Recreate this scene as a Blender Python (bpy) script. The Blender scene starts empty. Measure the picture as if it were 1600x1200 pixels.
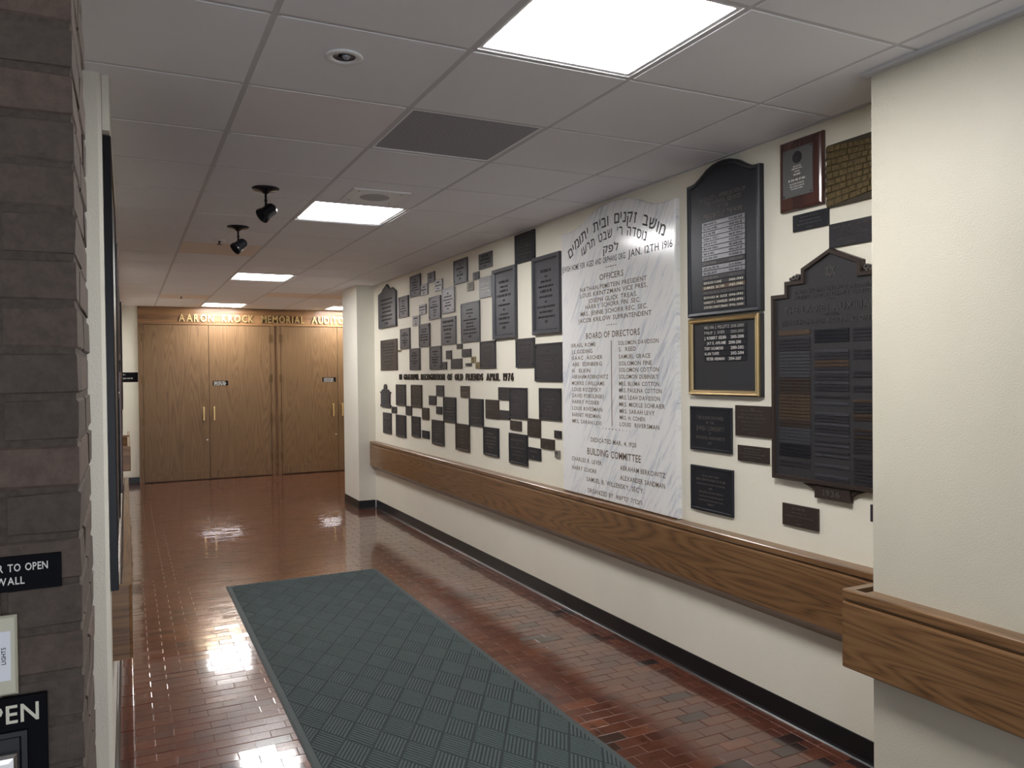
import bpy, math, random
from mathutils import Matrix, Vector
from mathutils.geometry import tessellate_polygon

# ------------------------------------------------------------------ camera, world, exposure
SC = bpy.context.scene
COL = SC.collection
FPX, YAW, PITCH, ROLL = 1228.15, 0.456879, -0.014346, -0.010807
CAMH = 1.589          # camera height
CE = 2.635            # ceiling height
XW = 2.655            # right wall
YD = 12.90            # auditorium door wall
XL = -0.060           # left wall
XP = 2.380            # near right wall face
def cam_axes():
    cy, sy = math.cos(YAW), math.sin(YAW)
    fwd = Vector((sy, cy, 0)); right = Vector((cy, -sy, 0)); up = Vector((0, 0, 1))
    f2 = fwd*math.cos(PITCH)+up*math.sin(PITCH); u2 = -fwd*math.sin(PITCH)+up*math.cos(PITCH)
    return right*math.cos(ROLL)+u2*math.sin(ROLL), -right*math.sin(ROLL)+u2*math.cos(ROLL), f2
CR, CU, CF = cam_axes()
cam = bpy.data.cameras.new('camera'); cam.sensor_width = 36.0; cam.sensor_fit = 'HORIZONTAL'
cam.lens = FPX/1600*36; cam.clip_start = 0.02
camo = bpy.data.objects.new('camera', cam); COL.objects.link(camo)
camo.matrix_world = Matrix(((CR.x, CU.x, -CF.x, 0), (CR.y, CU.y, -CF.y, 0), (CR.z, CU.z, -CF.z, CAMH), (0, 0, 0, 1)))
SC.camera = camo
w = bpy.data.worlds.new('world'); SC.world = w; w.use_nodes = True
w.node_tree.nodes['Background'].inputs[0].default_value = (0.82, 0.90, 1, 1)
w.node_tree.nodes['Background'].inputs[1].default_value = 1.9
# daylight enters through the glazed entrance in the wall behind the camera
ENT = (-1.5, 1.6, 0.0, 2.25)
pl = bpy.data.lights.new('entrance_daylight', 'AREA'); pl.shape = 'RECTANGLE'; pl.size = ENT[1]-ENT[0]; pl.size_y = ENT[3]-ENT[2]
pl.cycles.is_portal = True
plo = bpy.data.objects.new('entrance_daylight', pl); COL.objects.link(plo)
plo.location = ((ENT[0]+ENT[1])/2, -2.45, (ENT[2]+ENT[3])/2); plo.rotation_euler = (math.radians(90), 0, 0)
LIGHT_POWER = 25.0
SC.view_settings.view_transform = 'Standard'; SC.view_settings.look = 'None'
SC.view_settings.gamma = 1.0; SC.view_settings.use_curve_mapping = False
SC.view_settings.exposure = 0.80
SC.cycles.use_denoising = True
SC.cycles.max_bounces = 10; SC.cycles.diffuse_bounces = 6; SC.cycles.glossy_bounces = 4
SC.cycles.sample_clamp_indirect = 6.0
SC.cycles.caustics_reflective = False; SC.cycles.caustics_refractive = False

# ------------------------------------------------------------------ helpers
def new_ob(name, data=None, parent=None, M=None):
    o = bpy.data.objects.new(name, data); COL.objects.link(o)
    if parent is not None: o.parent = parent
    if M is not None: o.matrix_world = M if parent is None else o.matrix_world; 
    if M is not None and parent is not None: o.matrix_local = M
    return o
def tag(o, label=None, cat=None, group=None, kind=None):
    if label: o['label'] = label
    if cat: o['category'] = cat
    if group: o['group'] = group
    if kind: o['kind'] = kind
    return o
def offset_poly(poly, d):
    if abs(d) < 1e-9: return list(poly)
    n = len(poly); out = []
    for i in range(n):
        p0, p1, p2 = poly[i-1], poly[i], poly[(i+1) % n]
        e1 = (p1[0]-p0[0], p1[1]-p0[1]); e2 = (p2[0]-p1[0], p2[1]-p1[1])
        l1 = math.hypot(*e1) or 1e-9; l2 = math.hypot(*e2) or 1e-9
        n1 = (-e1[1]/l1, e1[0]/l1); n2 = (-e2[1]/l2, e2[0]/l2)
        k = 1+n1[0]*n2[0]+n1[1]*n2[1]
        k = max(k, 0.35)
        out.append((p1[0]+d*(n1[0]+n2[0])/k, p1[1]+d*(n1[1]+n2[1])/k))
    return out
def rectp(u0, u1, v0, v1): return [(u0, v0), (u1, v0), (u1, v1), (u0, v1)]
class MB:
    def __init__(s): s.v = []; s.f = []
    def loft(s, poly, prof, cap0=True, cap1=True):
        """poly counter-clockwise in (u,v); prof = [(inset, w), ...]"""
        n = len(poly); b = len(s.v)
        for d, w in prof:
            s.v += [(p[0], p[1], w) for p in offset_poly(poly, d)]
        for k in range(len(prof)-1):
            for i in range(n):
                j = (i+1) % n
                s.f.append((b+k*n+i, b+k*n+j, b+(k+1)*n+j, b+(k+1)*n+i))
        if cap0: s.f.append(tuple(b+i for i in reversed(range(n))))
        if cap1: s.f.append(tuple(b+(len(prof)-1)*n+i for i in range(n)))
        return s
    def box(s, x0, x1, y0, y1, z0, z1):
        return s.loft(rectp(x0, x1, y0, y1), [(0, z0), (0, z1)])
    def slab(s, u0, u1, v0, v1, w0, w1, c):
        return s.loft(rectp(u0, u1, v0, v1), [(0, w0), (0, w1-c), (c, w1)])
    def bar(s, u0, u1, v0, v1, w0, w1):     # raised, no back
        return s.loft(rectp(u0, u1, v0, v1), [(0, w0), (0, w1)], cap0=False)
    def lathe(s, prof, n=20, M=None, cap=True):
        b = len(s.v); M = M or Matrix.Identity(4)
        for r, z in prof:
            for i in range(n):
                a = 2*math.pi*i/n
                s.v.append(tuple(M @ Vector((r*math.cos(a), r*math.sin(a), z))))
        for k in range(len(prof)-1):
            for i in range(n):
                j = (i+1) % n
                s.f.append((b+k*n+i, b+k*n+j, b+(k+1)*n+j, b+(k+1)*n+i))
        if cap:
            s.f.append(tuple(b+i for i in reversed(range(n))))
            s.f.append(tuple(b+(len(prof)-1)*n+i for i in range(n)))
        return s
    def extrude_y(s, prof, y0, y1):
        """prof polygon in (x,z), counter-clockwise seen from -Y"""
        n = len(prof); b = len(s.v)
        s.v += [(p[0], y0, p[1]) for p in prof]+[(p[0], y1, p[1]) for p in prof]
        s.f.append(tuple(b+i for i in range(n))); s.f.append(tuple(b+n+i for i in reversed(range(n))))
        for i in range(n):
            j = (i+1) % n
            s.f.append((b+j, b+i, b+n+i, b+n+j))
        return s
    def add(s, verts, faces):
        b = len(s.v); s.v += verts; s.f += [tuple(b+i for i in f) for f in faces]; return s
    def mesh(s, name, mat, smooth=False):
        me = bpy.data.meshes.new(name); me.from_pydata(s.v, [], s.f)
        if mat: me.materials.append(mat)
        if smooth: me.polygons.foreach_set('use_smooth', [True]*len(me.polygons))
        me.update(); return me
    def build(s, name, mat, parent=None, M=None, smooth=False):
        return new_ob(name, s.mesh(name, mat, smooth), parent, M)
def T(x, y, z): return Matrix.Translation((x, y, z))
def frame_M(u, v, w, o):
    return Matrix(((u[0], v[0], w[0], o[0]), (u[1], v[1], w[1], o[1]), (u[2], v[2], w[2], o[2]), (0, 0, 0, 1)))
def on_right(y, z, x=XW-0.0012): return frame_M((0, -1, 0), (0, 0, 1), (-1, 0, 0), (x, y, z))     # hung on the right wall
def on_left(y, z, x=XL+0.0012): return frame_M((0, 1, 0), (0, 0, 1), (1, 0, 0), (x, y, z))        # hung on the left wall
def on_far(x, z, y=YD): return frame_M((1, 0, 0), (0, 0, 1), (0, -1, 0), (x, y, z))        # faces the camera side

# ------------------------------------------------------------------ materials
def nodes_of(name):
    m = bpy.data.materials.new(name); m.use_nodes = True
    nt = m.node_tree; b = nt.nodes['Principled BSDF']
    return m, nt, b
def N(nt, t, **kw):
    n = nt.nodes.new(t)
    for k, v in kw.items():
        if k.startswith('i_'): n.inputs[k[2:].replace('_', ' ')].default_value = v
        else: setattr(n, k, v)
    return n
def L(nt, a, b): nt.links.new(a, b)
def ramp(nt, src, stops):
    r = nt.nodes.new('ShaderNodeValToRGB'); e = r.color_ramp.elements
    while len(e) < len(stops): e.new(0.5)
    for k, (p, c) in enumerate(stops): e[k].position = p; e[k].color = (*c, 1)
    L(nt, src, r.inputs[0]); return r.outputs[0]
def bump(nt, b, src, strength, dist):
    n = nt.nodes.new('ShaderNodeBump'); n.inputs['Strength'].default_value = strength; n.inputs['Distance'].default_value = dist
    L(nt, src, n.inputs['Height']); L(nt, n.outputs[0], b.inputs['Normal'])
def noise(nt, vec, scale, detail=2, rough=0.5):
    n = nt.nodes.new('ShaderNodeTexNoise'); n.inputs['Scale'].default_value = scale
    n.inputs['Detail'].default_value = detail; n.inputs['Roughness'].default_value = rough
    if vec is not None: L(nt, vec, n.inputs['Vector'])
    return n.outputs['Fac']
def simple(name, col, rough=0.5, metal=0.0, nscale=0, nbump=0.0, ndist=0.002, var=0.0, spec=None, coat=0.0):
    m, nt, b = nodes_of(name)
    b.inputs['Base Color'].default_value = (*col, 1); b.inputs['Roughness'].default_value = rough
    b.inputs['Metallic'].default_value = metal
    if spec is not None: b.inputs['Specular IOR Level'].default_value = spec
    if coat: b.inputs['Coat Weight'].default_value = coat; b.inputs['Coat Roughness'].default_value = 0.1
    if nscale:
        tc = nt.nodes.new('ShaderNodeTexCoord')
        f = noise(nt, tc.outputs['Object'], nscale, 3, 0.6)
        if nbump: bump(nt, b, f, nbump, ndist)
        if var:
            c = ramp(nt, f, [(0.3, tuple(x*(1-var) for x in col)), (0.7, tuple(min(1, x*(1+var)) for x in col))])
            L(nt, c, b.inputs['Base Color'])
    return m
def wall_material(name, col):
    m, nt, b = nodes_of(name)
    tc = nt.nodes.new('ShaderNodeTexCoord')
    f1 = noise(nt, tc.outputs['Object'], 190, 2, 0.5)
    f2 = noise(nt, tc.outputs['Object'], 1.3, 3, 0.6)
    c = ramp(nt, f2, [(0.35, tuple(x*0.96 for x in col)), (0.65, tuple(min(1, x*1.02) for x in col))])
    L(nt, c, b.inputs['Base Color'])
    b.inputs['Roughness'].default_value = 0.46
    b.inputs['Specular IOR Level'].default_value = 0.4
    bump(nt, b, f1, 0.55, 0.0022)
    return m
def wood(name, dark, mid, light, grain='z', rough=0.38, stretch=(9, 0.55), lines=9.0, coat=0.0):
    m, nt, b = nodes_of(name)
    tc = nt.nodes.new('ShaderNodeTexCoord'); oi = nt.nodes.new('ShaderNodeObjectInfo')
    off = N(nt, 'ShaderNodeVectorMath', operation='SCALE'); off.inputs[0].default_value = (7.3, 5.1, 9.7); L(nt, oi.outputs['Random'], off.inputs['Scale'])
    ad = N(nt, 'ShaderNodeVectorMath', operation='ADD'); L(nt, tc.outputs['Object'], ad.inputs[0]); L(nt, off.outputs[0], ad.inputs[1])
    mp = nt.nodes.new('ShaderNodeMapping'); a, g = stretch
    mp.inputs['Scale'].default_value = {'x': (g, a, a), 'y': (a, g, a), 'z': (a, a, g)}[grain]
    L(nt, ad.outputs[0], mp.inputs['Vector'])
    big = noise(nt, mp.outputs[0], 0.55, 2, 0.45)
    mul = N(nt, 'ShaderNodeMath', operation='MULTIPLY'); mul.inputs[1].default_value = lines; L(nt, big, mul.inputs[0])
    fr = N(nt, 'ShaderNodeMath', operation='PINGPONG'); fr.inputs[1].default_value = 0.5; L(nt, mul.outputs[0], fr.inputs[0])
    mp2 = nt.nodes.new('ShaderNodeMapping')
    s2 = 130; mp2.inputs['Scale'].default_value = {'x': (4, s2, s2), 'y': (s2, 4, s2), 'z': (s2, s2, 4)}[grain]
    L(nt, ad.outputs[0], mp2.inputs['Vector'])
    fine = noise(nt, mp2.outputs[0], 1.0, 2, 0.6)
    mx = N(nt, 'ShaderNodeMath', operation='MULTIPLY_ADD'); mx.inputs[1].default_value = 1.1; L(nt, fr.outputs[0], mx.inputs[0])
    fs = N(nt, 'ShaderNodeMath', operation='MULTIPLY_ADD'); fs.inputs[1].default_value = 1.0; fs.inputs[2].default_value = -0.25; L(nt, fine, fs.inputs[0])
    L(nt, fs.outputs[0], mx.inputs[2])
    c = ramp(nt, mx.outputs[0], [(0.12, dark), (0.42, mid), (0.85, light)])
    L(nt, c, b.inputs['Base Color']); b.inputs['Roughness'].default_value = rough
    if coat: b.inputs['Coat Weight'].default_value = coat; b.inputs['Coat Roughness'].default_value = 0.15
    bump(nt, b, fine, 0.12, 0.001)
    return m

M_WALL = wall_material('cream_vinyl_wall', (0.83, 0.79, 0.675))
M_PILLAR = wall_material('dimmed_yellow_cream_vinyl', (0.585, 0.55, 0.455))  # cream vinyl darkened to offset the strong light of the nearest ceiling panel
M_WALLW = wall_material('pale_painted_wall', (0.76, 0.74, 0.66))
M_TILE = simple('ceiling_tile_white', (0.87, 0.87, 0.90), 0.9, 0, 420, 0.25, 0.0012)
M_TILEP = simple('ceiling_tile_pinkish', (0.87, 0.84, 0.84), 0.9, 0, 420, 0.25, 0.0012)
M_TILEO = simple('ceiling_tile_peach', (0.85, 0.74, 0.65), 0.9, 0, 420, 0.25, 0.0012)
M_GRID = simple('ceiling_grid_paint', (0.60, 0.595, 0.61), 0.6)
M_WHITE = simple('white_painted_metal', (0.88, 0.88, 0.89), 0.45)
M_BLACK = simple('black_gloss_metal', (0.010, 0.010, 0.013), 0.25, 0, 60, 0.05, spec=0.3)
M_BASE = simple('black_rubber_base', (0.008, 0.008, 0.010), 0.30, 0, 30, 0.1, 0.002)
M_OAK = wood('oak_veneer_door', (0.110, 0.061, 0.027), (0.158, 0.090, 0.040), (0.190, 0.112, 0.052), 'y', 0.40, (5, 0.40), 44)
M_OAKX = wood('oak_header', (0.11, 0.054, 0.022), (0.215, 0.108, 0.043), (0.29, 0.155, 0.066), 'x', 0.36, (7, 0.5), 9)
M_RAIL = wood('stained_oak_rail', (0.075, 0.036, 0.015), (0.170, 0.085, 0.034), (0.225, 0.120, 0.052), 'y', 0.32, (10, 0.7), 24, 0.25)
M_RAILX = wood('stained_oak_return', (0.075, 0.036, 0.015), (0.150, 0.075, 0.030), (0.200, 0.106, 0.046), 'x', 0.32, (11, 0.8), 7, 0.25)
M_DARKWOOD = wood('mahogany_board', (0.03, 0.010, 0.008), (0.055, 0.018, 0.014), (0.075, 0.026, 0.018), 'y', 0.25, (9, 0.6), 6, 0.6)
M_BRASS = simple('polished_brass', (0.80, 0.58, 0.26), 0.30, 0.8, 50, 0.05)
M_OLDBRASS = simple('aged_brass_tag', (0.30, 0.24, 0.13), 0.4, 0.8, 60, 0.1, 0.001, 0.2)
M_GOLD = simple('brushed_gold_frame', (0.56, 0.42, 0.22), 0.34, 0.9, 90, 0.08)
M_BRONZE = simple('dark_bronze', (0.038, 0.036, 0.042), 0.42, 0.35, 160, 0.25, 0.001, 0.25)
M_BRONZEG = simple('grey_bronze', (0.075, 0.076, 0.088), 0.40, 0.45, 160, 0.25, 0.001, 0.2)
M_BRONZEB = simple('brown_bronze', (0.050, 0.036, 0.030), 0.42, 0.35, 160, 0.25, 0.001, 0.25)
M_BRONZEK = simple('black_blue_bronze', (0.018, 0.020, 0.027), 0.38, 0.3, 160, 0.25, 0.001, 0.25)
M_PEWTER = simple('pale_pewter', (0.21, 0.21, 0.22), 0.42, 0.5, 120, 0.15, 0.001, 0.15)
M_PALEBR = simple('pale_stone_bronze', (0.24, 0.23, 0.20), 0.5, 0.3, 160, 0.2, 0.001, 0.2)
M_LETD = simple('bronze_lettering', (0.125, 0.115, 0.108), 0.38, 0.5)
M_LETK = simple('dark_lettering', (0.016, 0.015, 0.016), 0.5, 0.2)
M_LETW = simple('polished_white_lettering', (0.70, 0.68, 0.64), 0.4, 0.0)
M_LETDIM = simple('dim_white_lettering', (0.36, 0.35, 0.33), 0.45)
M_PANEL = simple('grey_bronze_field', (0.050, 0.049, 0.053), 0.42, 0.4, 160, 0.25, 0.001, 0.2)
M_LETP = simple('grey_raised_lettering', (0.082, 0.079, 0.080), 0.40, 0.4)
M_LETG = simple('worn_gilt_lettering', (0.105, 0.070, 0.030), 0.5, 0.0, 70, 0.0, 0.001, 0.4)
M_LETBK = simple('black_letter_enamel', (0.020, 0.014, 0.010), 0.35)
M_LETC = simple('cream_lettering', (0.66, 0.63, 0.52), 0.5)
M_COPPER = simple('copper_name_strip', (0.105, 0.072, 0.052), 0.40, 0.5, 90, 0.1, 0.001, 0.2)
M_STEEL = simple('brushed_steel_strip', (0.22, 0.22, 0.235), 0.36, 0.7, 90, 0.1, 0.001, 0.15)
M_NAVY = simple('navy_black_strip', (0.012, 0.013, 0.019), 0.4, 0.2)
M_FELT = simple('black_board_panel', (0.020, 0.020, 0.024), 0.6, 0, 200, 0.1)
M_SIGNK = simple('black_plastic_sign', (0.004, 0.004, 0.006), 0.65, spec=0.08)
M_CREAMP = simple('cream_switch_plate', (0.55, 0.52, 0.40), 0.4)
M_PAPER = simple('white_paper_label', (0.80, 0.81, 0.86), 0.8)
M_CHROME = simple('worn_chrome', (0.62, 0.60, 0.58), 0.28, 1.0, 80, 0.1)
M_MORTAR = simple('mortar', (0.080, 0.062, 0.050), 0.95, 0, 90, 0.8, 0.004, 0.25)
M_PERF = None

def make_marble():
    m, nt, b = nodes_of('white_veined_marble')
    tc = nt.nodes.new('ShaderNodeTexCoord')
    mp = nt.nodes.new('ShaderNodeMapping'); mp.vector_type = 'TEXTURE'; mp.inputs['Rotation'].default_value = (0, 0, math.radians(57))
    mp.inputs['Scale'].default_value = (0.30, 0.040, 0.2); L(nt, tc.outputs['Object'], mp.inputs['Vector'])
    a = noise(nt, mp.outputs[0], 1.6, 6, 0.68)
    d = noise(nt, tc.outputs['Object'], 1.8, 3, 0.5)
    mx = N(nt, 'ShaderNodeMath', operation='MULTIPLY_ADD'); mx.inputs[1].default_value = 0.45
    L(nt, d, mx.inputs[0]); L(nt, a, mx.inputs[2])
    c = ramp(nt, mx.outputs[0], [(0.48, (0.44, 0.46, 0.51)), (0.62, (0.70, 0.71, 0.74)), (0.72, (0.84, 0.83, 0.82))])
    L(nt, c, b.inputs['Base Color']); b.inputs['Roughness'].default_value = 0.16
    return m
M_MARBLE = make_marble()
def make_floor():
    m, nt, b = nodes_of('varnished_end_grain_blocks')
    at = N(nt, 'ShaderNodeAttribute', attribute_name='tone')
    rc = N(nt, 'ShaderNodeAttribute', attribute_name='ring')
    geo = nt.nodes.new('ShaderNodeNewGeometry')
    n1 = noise(nt, geo.outputs['Position'], 9, 2, 0.5)
    ln = N(nt, 'ShaderNodeVectorMath', operation='LENGTH'); L(nt, rc.outputs['Vector'], ln.inputs[0])
    ma = N(nt, 'ShaderNodeMath', operation='MULTIPLY_ADD'); ma.inputs[1].default_value = 150.0; L(nt, ln.outputs['Value'], ma.inputs[0])
    m2 = N(nt, 'ShaderNodeMath', operation='MULTIPLY'); m2.inputs[1].default_value = 5.0; L(nt, n1, m2.inputs[0]); L(nt, m2.outputs[0], ma.inputs[2])
    pp = N(nt, 'ShaderNodeMath', operation='PINGPONG'); pp.inputs[1].default_value = 0.5; L(nt, ma.outputs[0], pp.inputs[0])
    base = ramp(nt, at.outputs['Fac'], [(0.0, (0.024, 0.014, 0.013)), (0.10, (0.085, 0.028, 0.019)), (0.55, (0.150, 0.047, 0.026)), (1.0, (0.235, 0.080, 0.038))])
    mix = N(nt, 'ShaderNodeMix', data_type='RGBA', blend_type='MULTIPLY')
    mix.inputs[0].default_value = 0.85
    rr = ramp(nt, pp.outputs[0], [(0.0, (0.40, 0.34, 0.32)), (0.5, (1.05, 1.05, 1.05))])
    L(nt, base, mix.inputs[6]); L(nt, rr, mix.inputs[7])
    n3 = noise(nt, geo.outputs['Position'], 17, 3, 0.6)
    st = ramp(nt, n3, [(0.30, (0.22, 0.22, 0.24)), (0.40, (0.85, 0.85, 0.85)), (0.6, (1.0, 1.0, 1.0))])
    mix2 = N(nt, 'ShaderNodeMix', data_type='RGBA', blend_type='MULTIPLY'); mix2.inputs[0].default_value = 1.0
    L(nt, mix.outputs[2], mix2.inputs[6]); L(nt, st, mix2.inputs[7])
    L(nt, mix2.outputs[2], b.inputs['Base Color'])
    b.inputs['Roughness'].default_value = 0.20
    b.inputs['Specular IOR Level'].default_value = 0.25
    b.inputs['Coat Weight'].default_value = 1.0; b.inputs['Coat Roughness'].default_value = 0.07
    mp = nt.nodes.new('ShaderNodeMapping'); mp.inputs['Scale'].default_value = (9, 34, 9); L(nt, geo.outputs['Position'], mp.inputs['Vector'])
    n2 = noise(nt, mp.outputs[0], 1.0, 3, 0.55)
    bump(nt, b, n2, 0.14, 0.0030)
    return m
M_FLOOR = make_floor()
M_GROUT = simple('dark_floor_joint', (0.060, 0.022, 0.014), 0.25, coat=1.0)
def make_brick():
    m, nt, b = nodes_of('brown_brick')
    tc = nt.nodes.new('ShaderNodeTexCoord'); oi = nt.nodes.new('ShaderNodeObjectInfo'); geo = nt.nodes.new('ShaderNodeNewGeometry')
    f = noise(nt, geo.outputs['Position'], 55, 4, 0.65)
    base = ramp(nt, oi.outputs['Random'], [(0.0, (0.085, 0.064, 0.053)), (0.5, (0.106, 0.078, 0.062)), (1.0, (0.132, 0.090, 0.073))])
    rr = ramp(nt, f, [(0.25, (0.62, 0.62, 0.62)), (0.6, (1.0, 1.0, 1.0)), (0.80, (1.15, 1.12, 1.08)), (0.86, (2.2, 2.1, 2.0))])
    mix = N(nt, 'ShaderNodeMix', data_type='RGBA', blend_type='MULTIPLY'); mix.inputs[0].default_value = 1.0
    L(nt, base, mix.inputs[6]); L(nt, rr, mix.inputs[7]); L(nt, mix.outputs[2], b.inputs['Base Color'])
    b.inputs['Roughness'].default_value = 0.85
    bump(nt, b, f, 0.7, 0.004)
    return m
M_BRICK = make_brick()
def make_mat_fibre():
    m, nt, b = nodes_of('charcoal_green_mat_fibre')
    geo = nt.nodes.new('ShaderNodeNewGeometry')
    f = noise(nt, geo.outputs['Position'], 420, 3, 0.7)
    c = ramp(nt, f, [(0.3, (0.055, 0.071, 0.073)), (0.7, (0.135, 0.167, 0.170))])
    L(nt, c, b.inputs['Base Color']); b.inputs['Roughness'].default_value = 0.95
    b.inputs['Specular IOR Level'].default_value = 0.1
    bump(nt, b, f, 0.8, 0.002)
    return m
M_MAT = make_mat_fibre()
M_MATEDGE = simple('mat_rubber_edge', (0.060, 0.075, 0.076), 0.75, 0, 300, 0.4, 0.001)
def make_perf():
    m, nt, b = nodes_of('perforated_grey_grille')
    tc = nt.nodes.new('ShaderNodeTexCoord')
    mp = nt.nodes.new('ShaderNodeMapping'); mp.inputs['Scale'].default_value = (110, 110, 1); mp.inputs['Rotation'].default_value = (0, 0, math.radians(45))
    L(nt, tc.outputs['Object'], mp.inputs['Vector'])
    ck = nt.nodes.new('ShaderNodeTexVoronoi'); ck.voronoi_dimensions = '2D'; ck.inputs['Randomness'].default_value = 0.0; ck.inputs['Scale'].default_value = 1.0
    L(nt, mp.outputs[0], ck.inputs['Vector'])
    c = ramp(nt, ck.outputs['Distance'], [(0.30, (0.09, 0.094, 0.11)), (0.42, (0.50, 0.51, 0.55))])
    L(nt, c, b.inputs['Base Color']); b.inputs['Roughness'].default_value = 0.7
    return m
M_PERF = make_perf()
def make_relief():
    m, nt, b = nodes_of('antique_gold_relief')
    tc = nt.nodes.new('ShaderNodeTexCoord')
    f = noise(nt, tc.outputs['Object'], 70, 4, 0.6)
    c = ramp(nt, f, [(0.3, (0.075, 0.052, 0.022)), (0.7, (0.20, 0.145, 0.065))])
    L(nt, c, b.inputs['Base Color']); b.inputs['Roughness'].default_value = 0.45; b.inputs['Metallic'].default_value = 0.5
    bump(nt, b, f, 0.6, 0.003)
    return m
M_RELIEF = make_relief()
def make_emit():
    m, nt, b = nodes_of('lit_panel_diffuser')
    b.inputs['Base Color'].default_value = (0.8, 0.8, 0.8, 1)
    b.inputs['Emission Color'].default_value = (1.0, 0.985, 0.972, 1); b.inputs['Emission Strength'].default_value = LIGHT_POWER
    return m
M_EMIT = make_emit()

# ------------------------------------------------------------------ lettering
GL = {}
BOLD = 0.014
def area2(p): return sum(p[k-1][0]*p[k][1]-p[k][0]*p[k-1][1] for k in range(len(p)))
def inside(q, poly):
    c = False
    for k in range(len(poly)):
        a, b = poly[k-1], poly[k]
        if (a[1] > q[1]) != (b[1] > q[1]) and q[0] < (b[0]-a[0])*(q[1]-a[1])/(b[1]-a[1])+a[0]: c = not c
    return c
def glyph(ch, depth):
    """outline of one letter from the built-in font, filled here; depth True gives a solid one unit thick"""
    k = (ch, depth)
    if k in GL: return GL[k]
    c = bpy.data.curves.new('g', 'FONT'); c.body = ch; c.resolution_u = 2; c.fill_mode = 'NONE'
    o = bpy.data.objects.new('g', c); COL.objects.link(o)
    bpy.context.view_layer.update()
    me = bpy.data.meshes.new_from_object(o.evaluated_get(bpy.context.evaluated_depsgraph_get()))
    nb = {}
    for e in me.edges:
        a, b = e.vertices; nb.setdefault(a, []).append(b); nb.setdefault(b, []).append(a)
    seen = set(); loops = []
    for v in nb:
        if v in seen: continue
        lp = [v]; seen.add(v); cur = v
        while True:
            nx = [x for x in nb[cur] if x not in seen]
            if not nx: break
            cur = nx[0]; seen.add(cur); lp.append(cur)
        p = [tuple(me.vertices[q].co[:2]) for q in lp]
        p = [q for n_, q in enumerate(p) if math.hypot(q[0]-p[n_-1][0], q[1]-p[n_-1][1]) > 1e-4]
        loops.append(p if area2(p) > 0 else p[::-1])
    bpy.data.meshes.remove(me); bpy.data.objects.remove(o); bpy.data.curves.remove(c)
    hole = [any(m is not l and all(inside(q, m) for q in l) for m in loops) for l in loops]
    vs, fs = [], []
    for l, h in zip(loops, hole):
        if h: continue
        rings = [offset_poly(l, -BOLD)]+[offset_poly(m, BOLD) for m, hm in zip(loops, hole) if hm and all(inside(q, l) for q in m)]
        pts = [p for r in rings for p in r]
        tris = [t for t in tessellate_polygon([[Vector((x, y, 0)) for x, y in r] for r in rings])]
        tris = [t if (pts[t[1]][0]-pts[t[0]][0])*(pts[t[2]][1]-pts[t[0]][1])-(pts[t[1]][1]-pts[t[0]][1])*(pts[t[2]][0]-pts[t[0]][0]) > 0 else (t[0], t[2], t[1]) for t in tris]
        b = len(vs)
        if not depth:
            vs += [(x, y, 0.0) for x, y in pts]; fs += [tuple(b+q for q in t) for t in tris]; continue
        n = len(pts)
        vs += [(x, y, 0.5) for x, y in pts]+[(x, y, -0.5) for x, y in pts]
        fs += [tuple(b+q for q in t) for t in tris]
        st = 0
        for q, r in enumerate(rings):
            m = len(r)
            for a in range(m):
                d = (a+1) % m
                f = (b+st+a, b+n+st+a, b+n+st+d, b+st+d)
                fs.append(f if q == 0 else f[::-1])
            st += m
    x0 = min(v[0] for v in vs); x1 = max(v[0] for v in vs)
    GL[k] = (x1-x0, [(v[0]-x0, v[1], v[2]) for v in vs], fs)
    return GL[k]
def text_width(s, gap=0.10, space=0.30):
    return sum((space if ch == ' ' else glyph(ch, False)[0])+gap for ch in s)-gap
def text(mb, s, u0, u1, v, cap, w, depth=0.0, gap=0.10, space=0.30):
    """fit s between u0 and u1 (stretching letters), baseline v"""
    sx = (u1-u0)/text_width(s, gap, space); sy = cap/0.70; u = u0
    for ch in s:
        if ch == ' ': u += (space+gap)*sx; continue
        wd, vs, fs = glyph(ch, depth > 0)
        mb.add([(u+x*sx, v+y*sy, w+(z+0.5)*depth if depth else w) for x, y, z in vs], fs)
        u += (wd+gap)*sx
    return mb
def ctext(mb, s, uc, v, cap, w, depth=0.0, cond=0.85, maxw=9):
    wd = min(text_width(s)*cap/0.70*cond, maxw)
    return text(mb, s, uc-wd/2, uc+wd/2, v, cap, w, depth)
def rtext(mb, s, ur, v, cap, w, depth=0.0, cond=0.85):
    wd = text_width(s)*cap/0.70*cond
    return text(mb, s, ur-wd, ur, v, cap, w, depth)
def squiggle(mb, rng, u0, u1, v, h, w0, w1):
    """a line of lettering too small to read"""
    u = u0
    while u < u1-h*0.3:
        n = rng.randint(2, 8)
        for _ in range(n):
            cw = h*rng.uniform(0.35, 0.65)
            if u+cw > u1: break
            mb.bar(u, u+cw*0.45, v, v+h*rng.uniform(0.85, 1), w0, w1)
            if rng.random() < 0.7:
                vv = v+h*rng.choice([0, 0.38, 0.76]); mb.bar(u+cw*0.45, u+cw*0.85, vv, vv+h*0.24, w0, w1)
            u += cw
        u += h*0.5
    return mb

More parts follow.
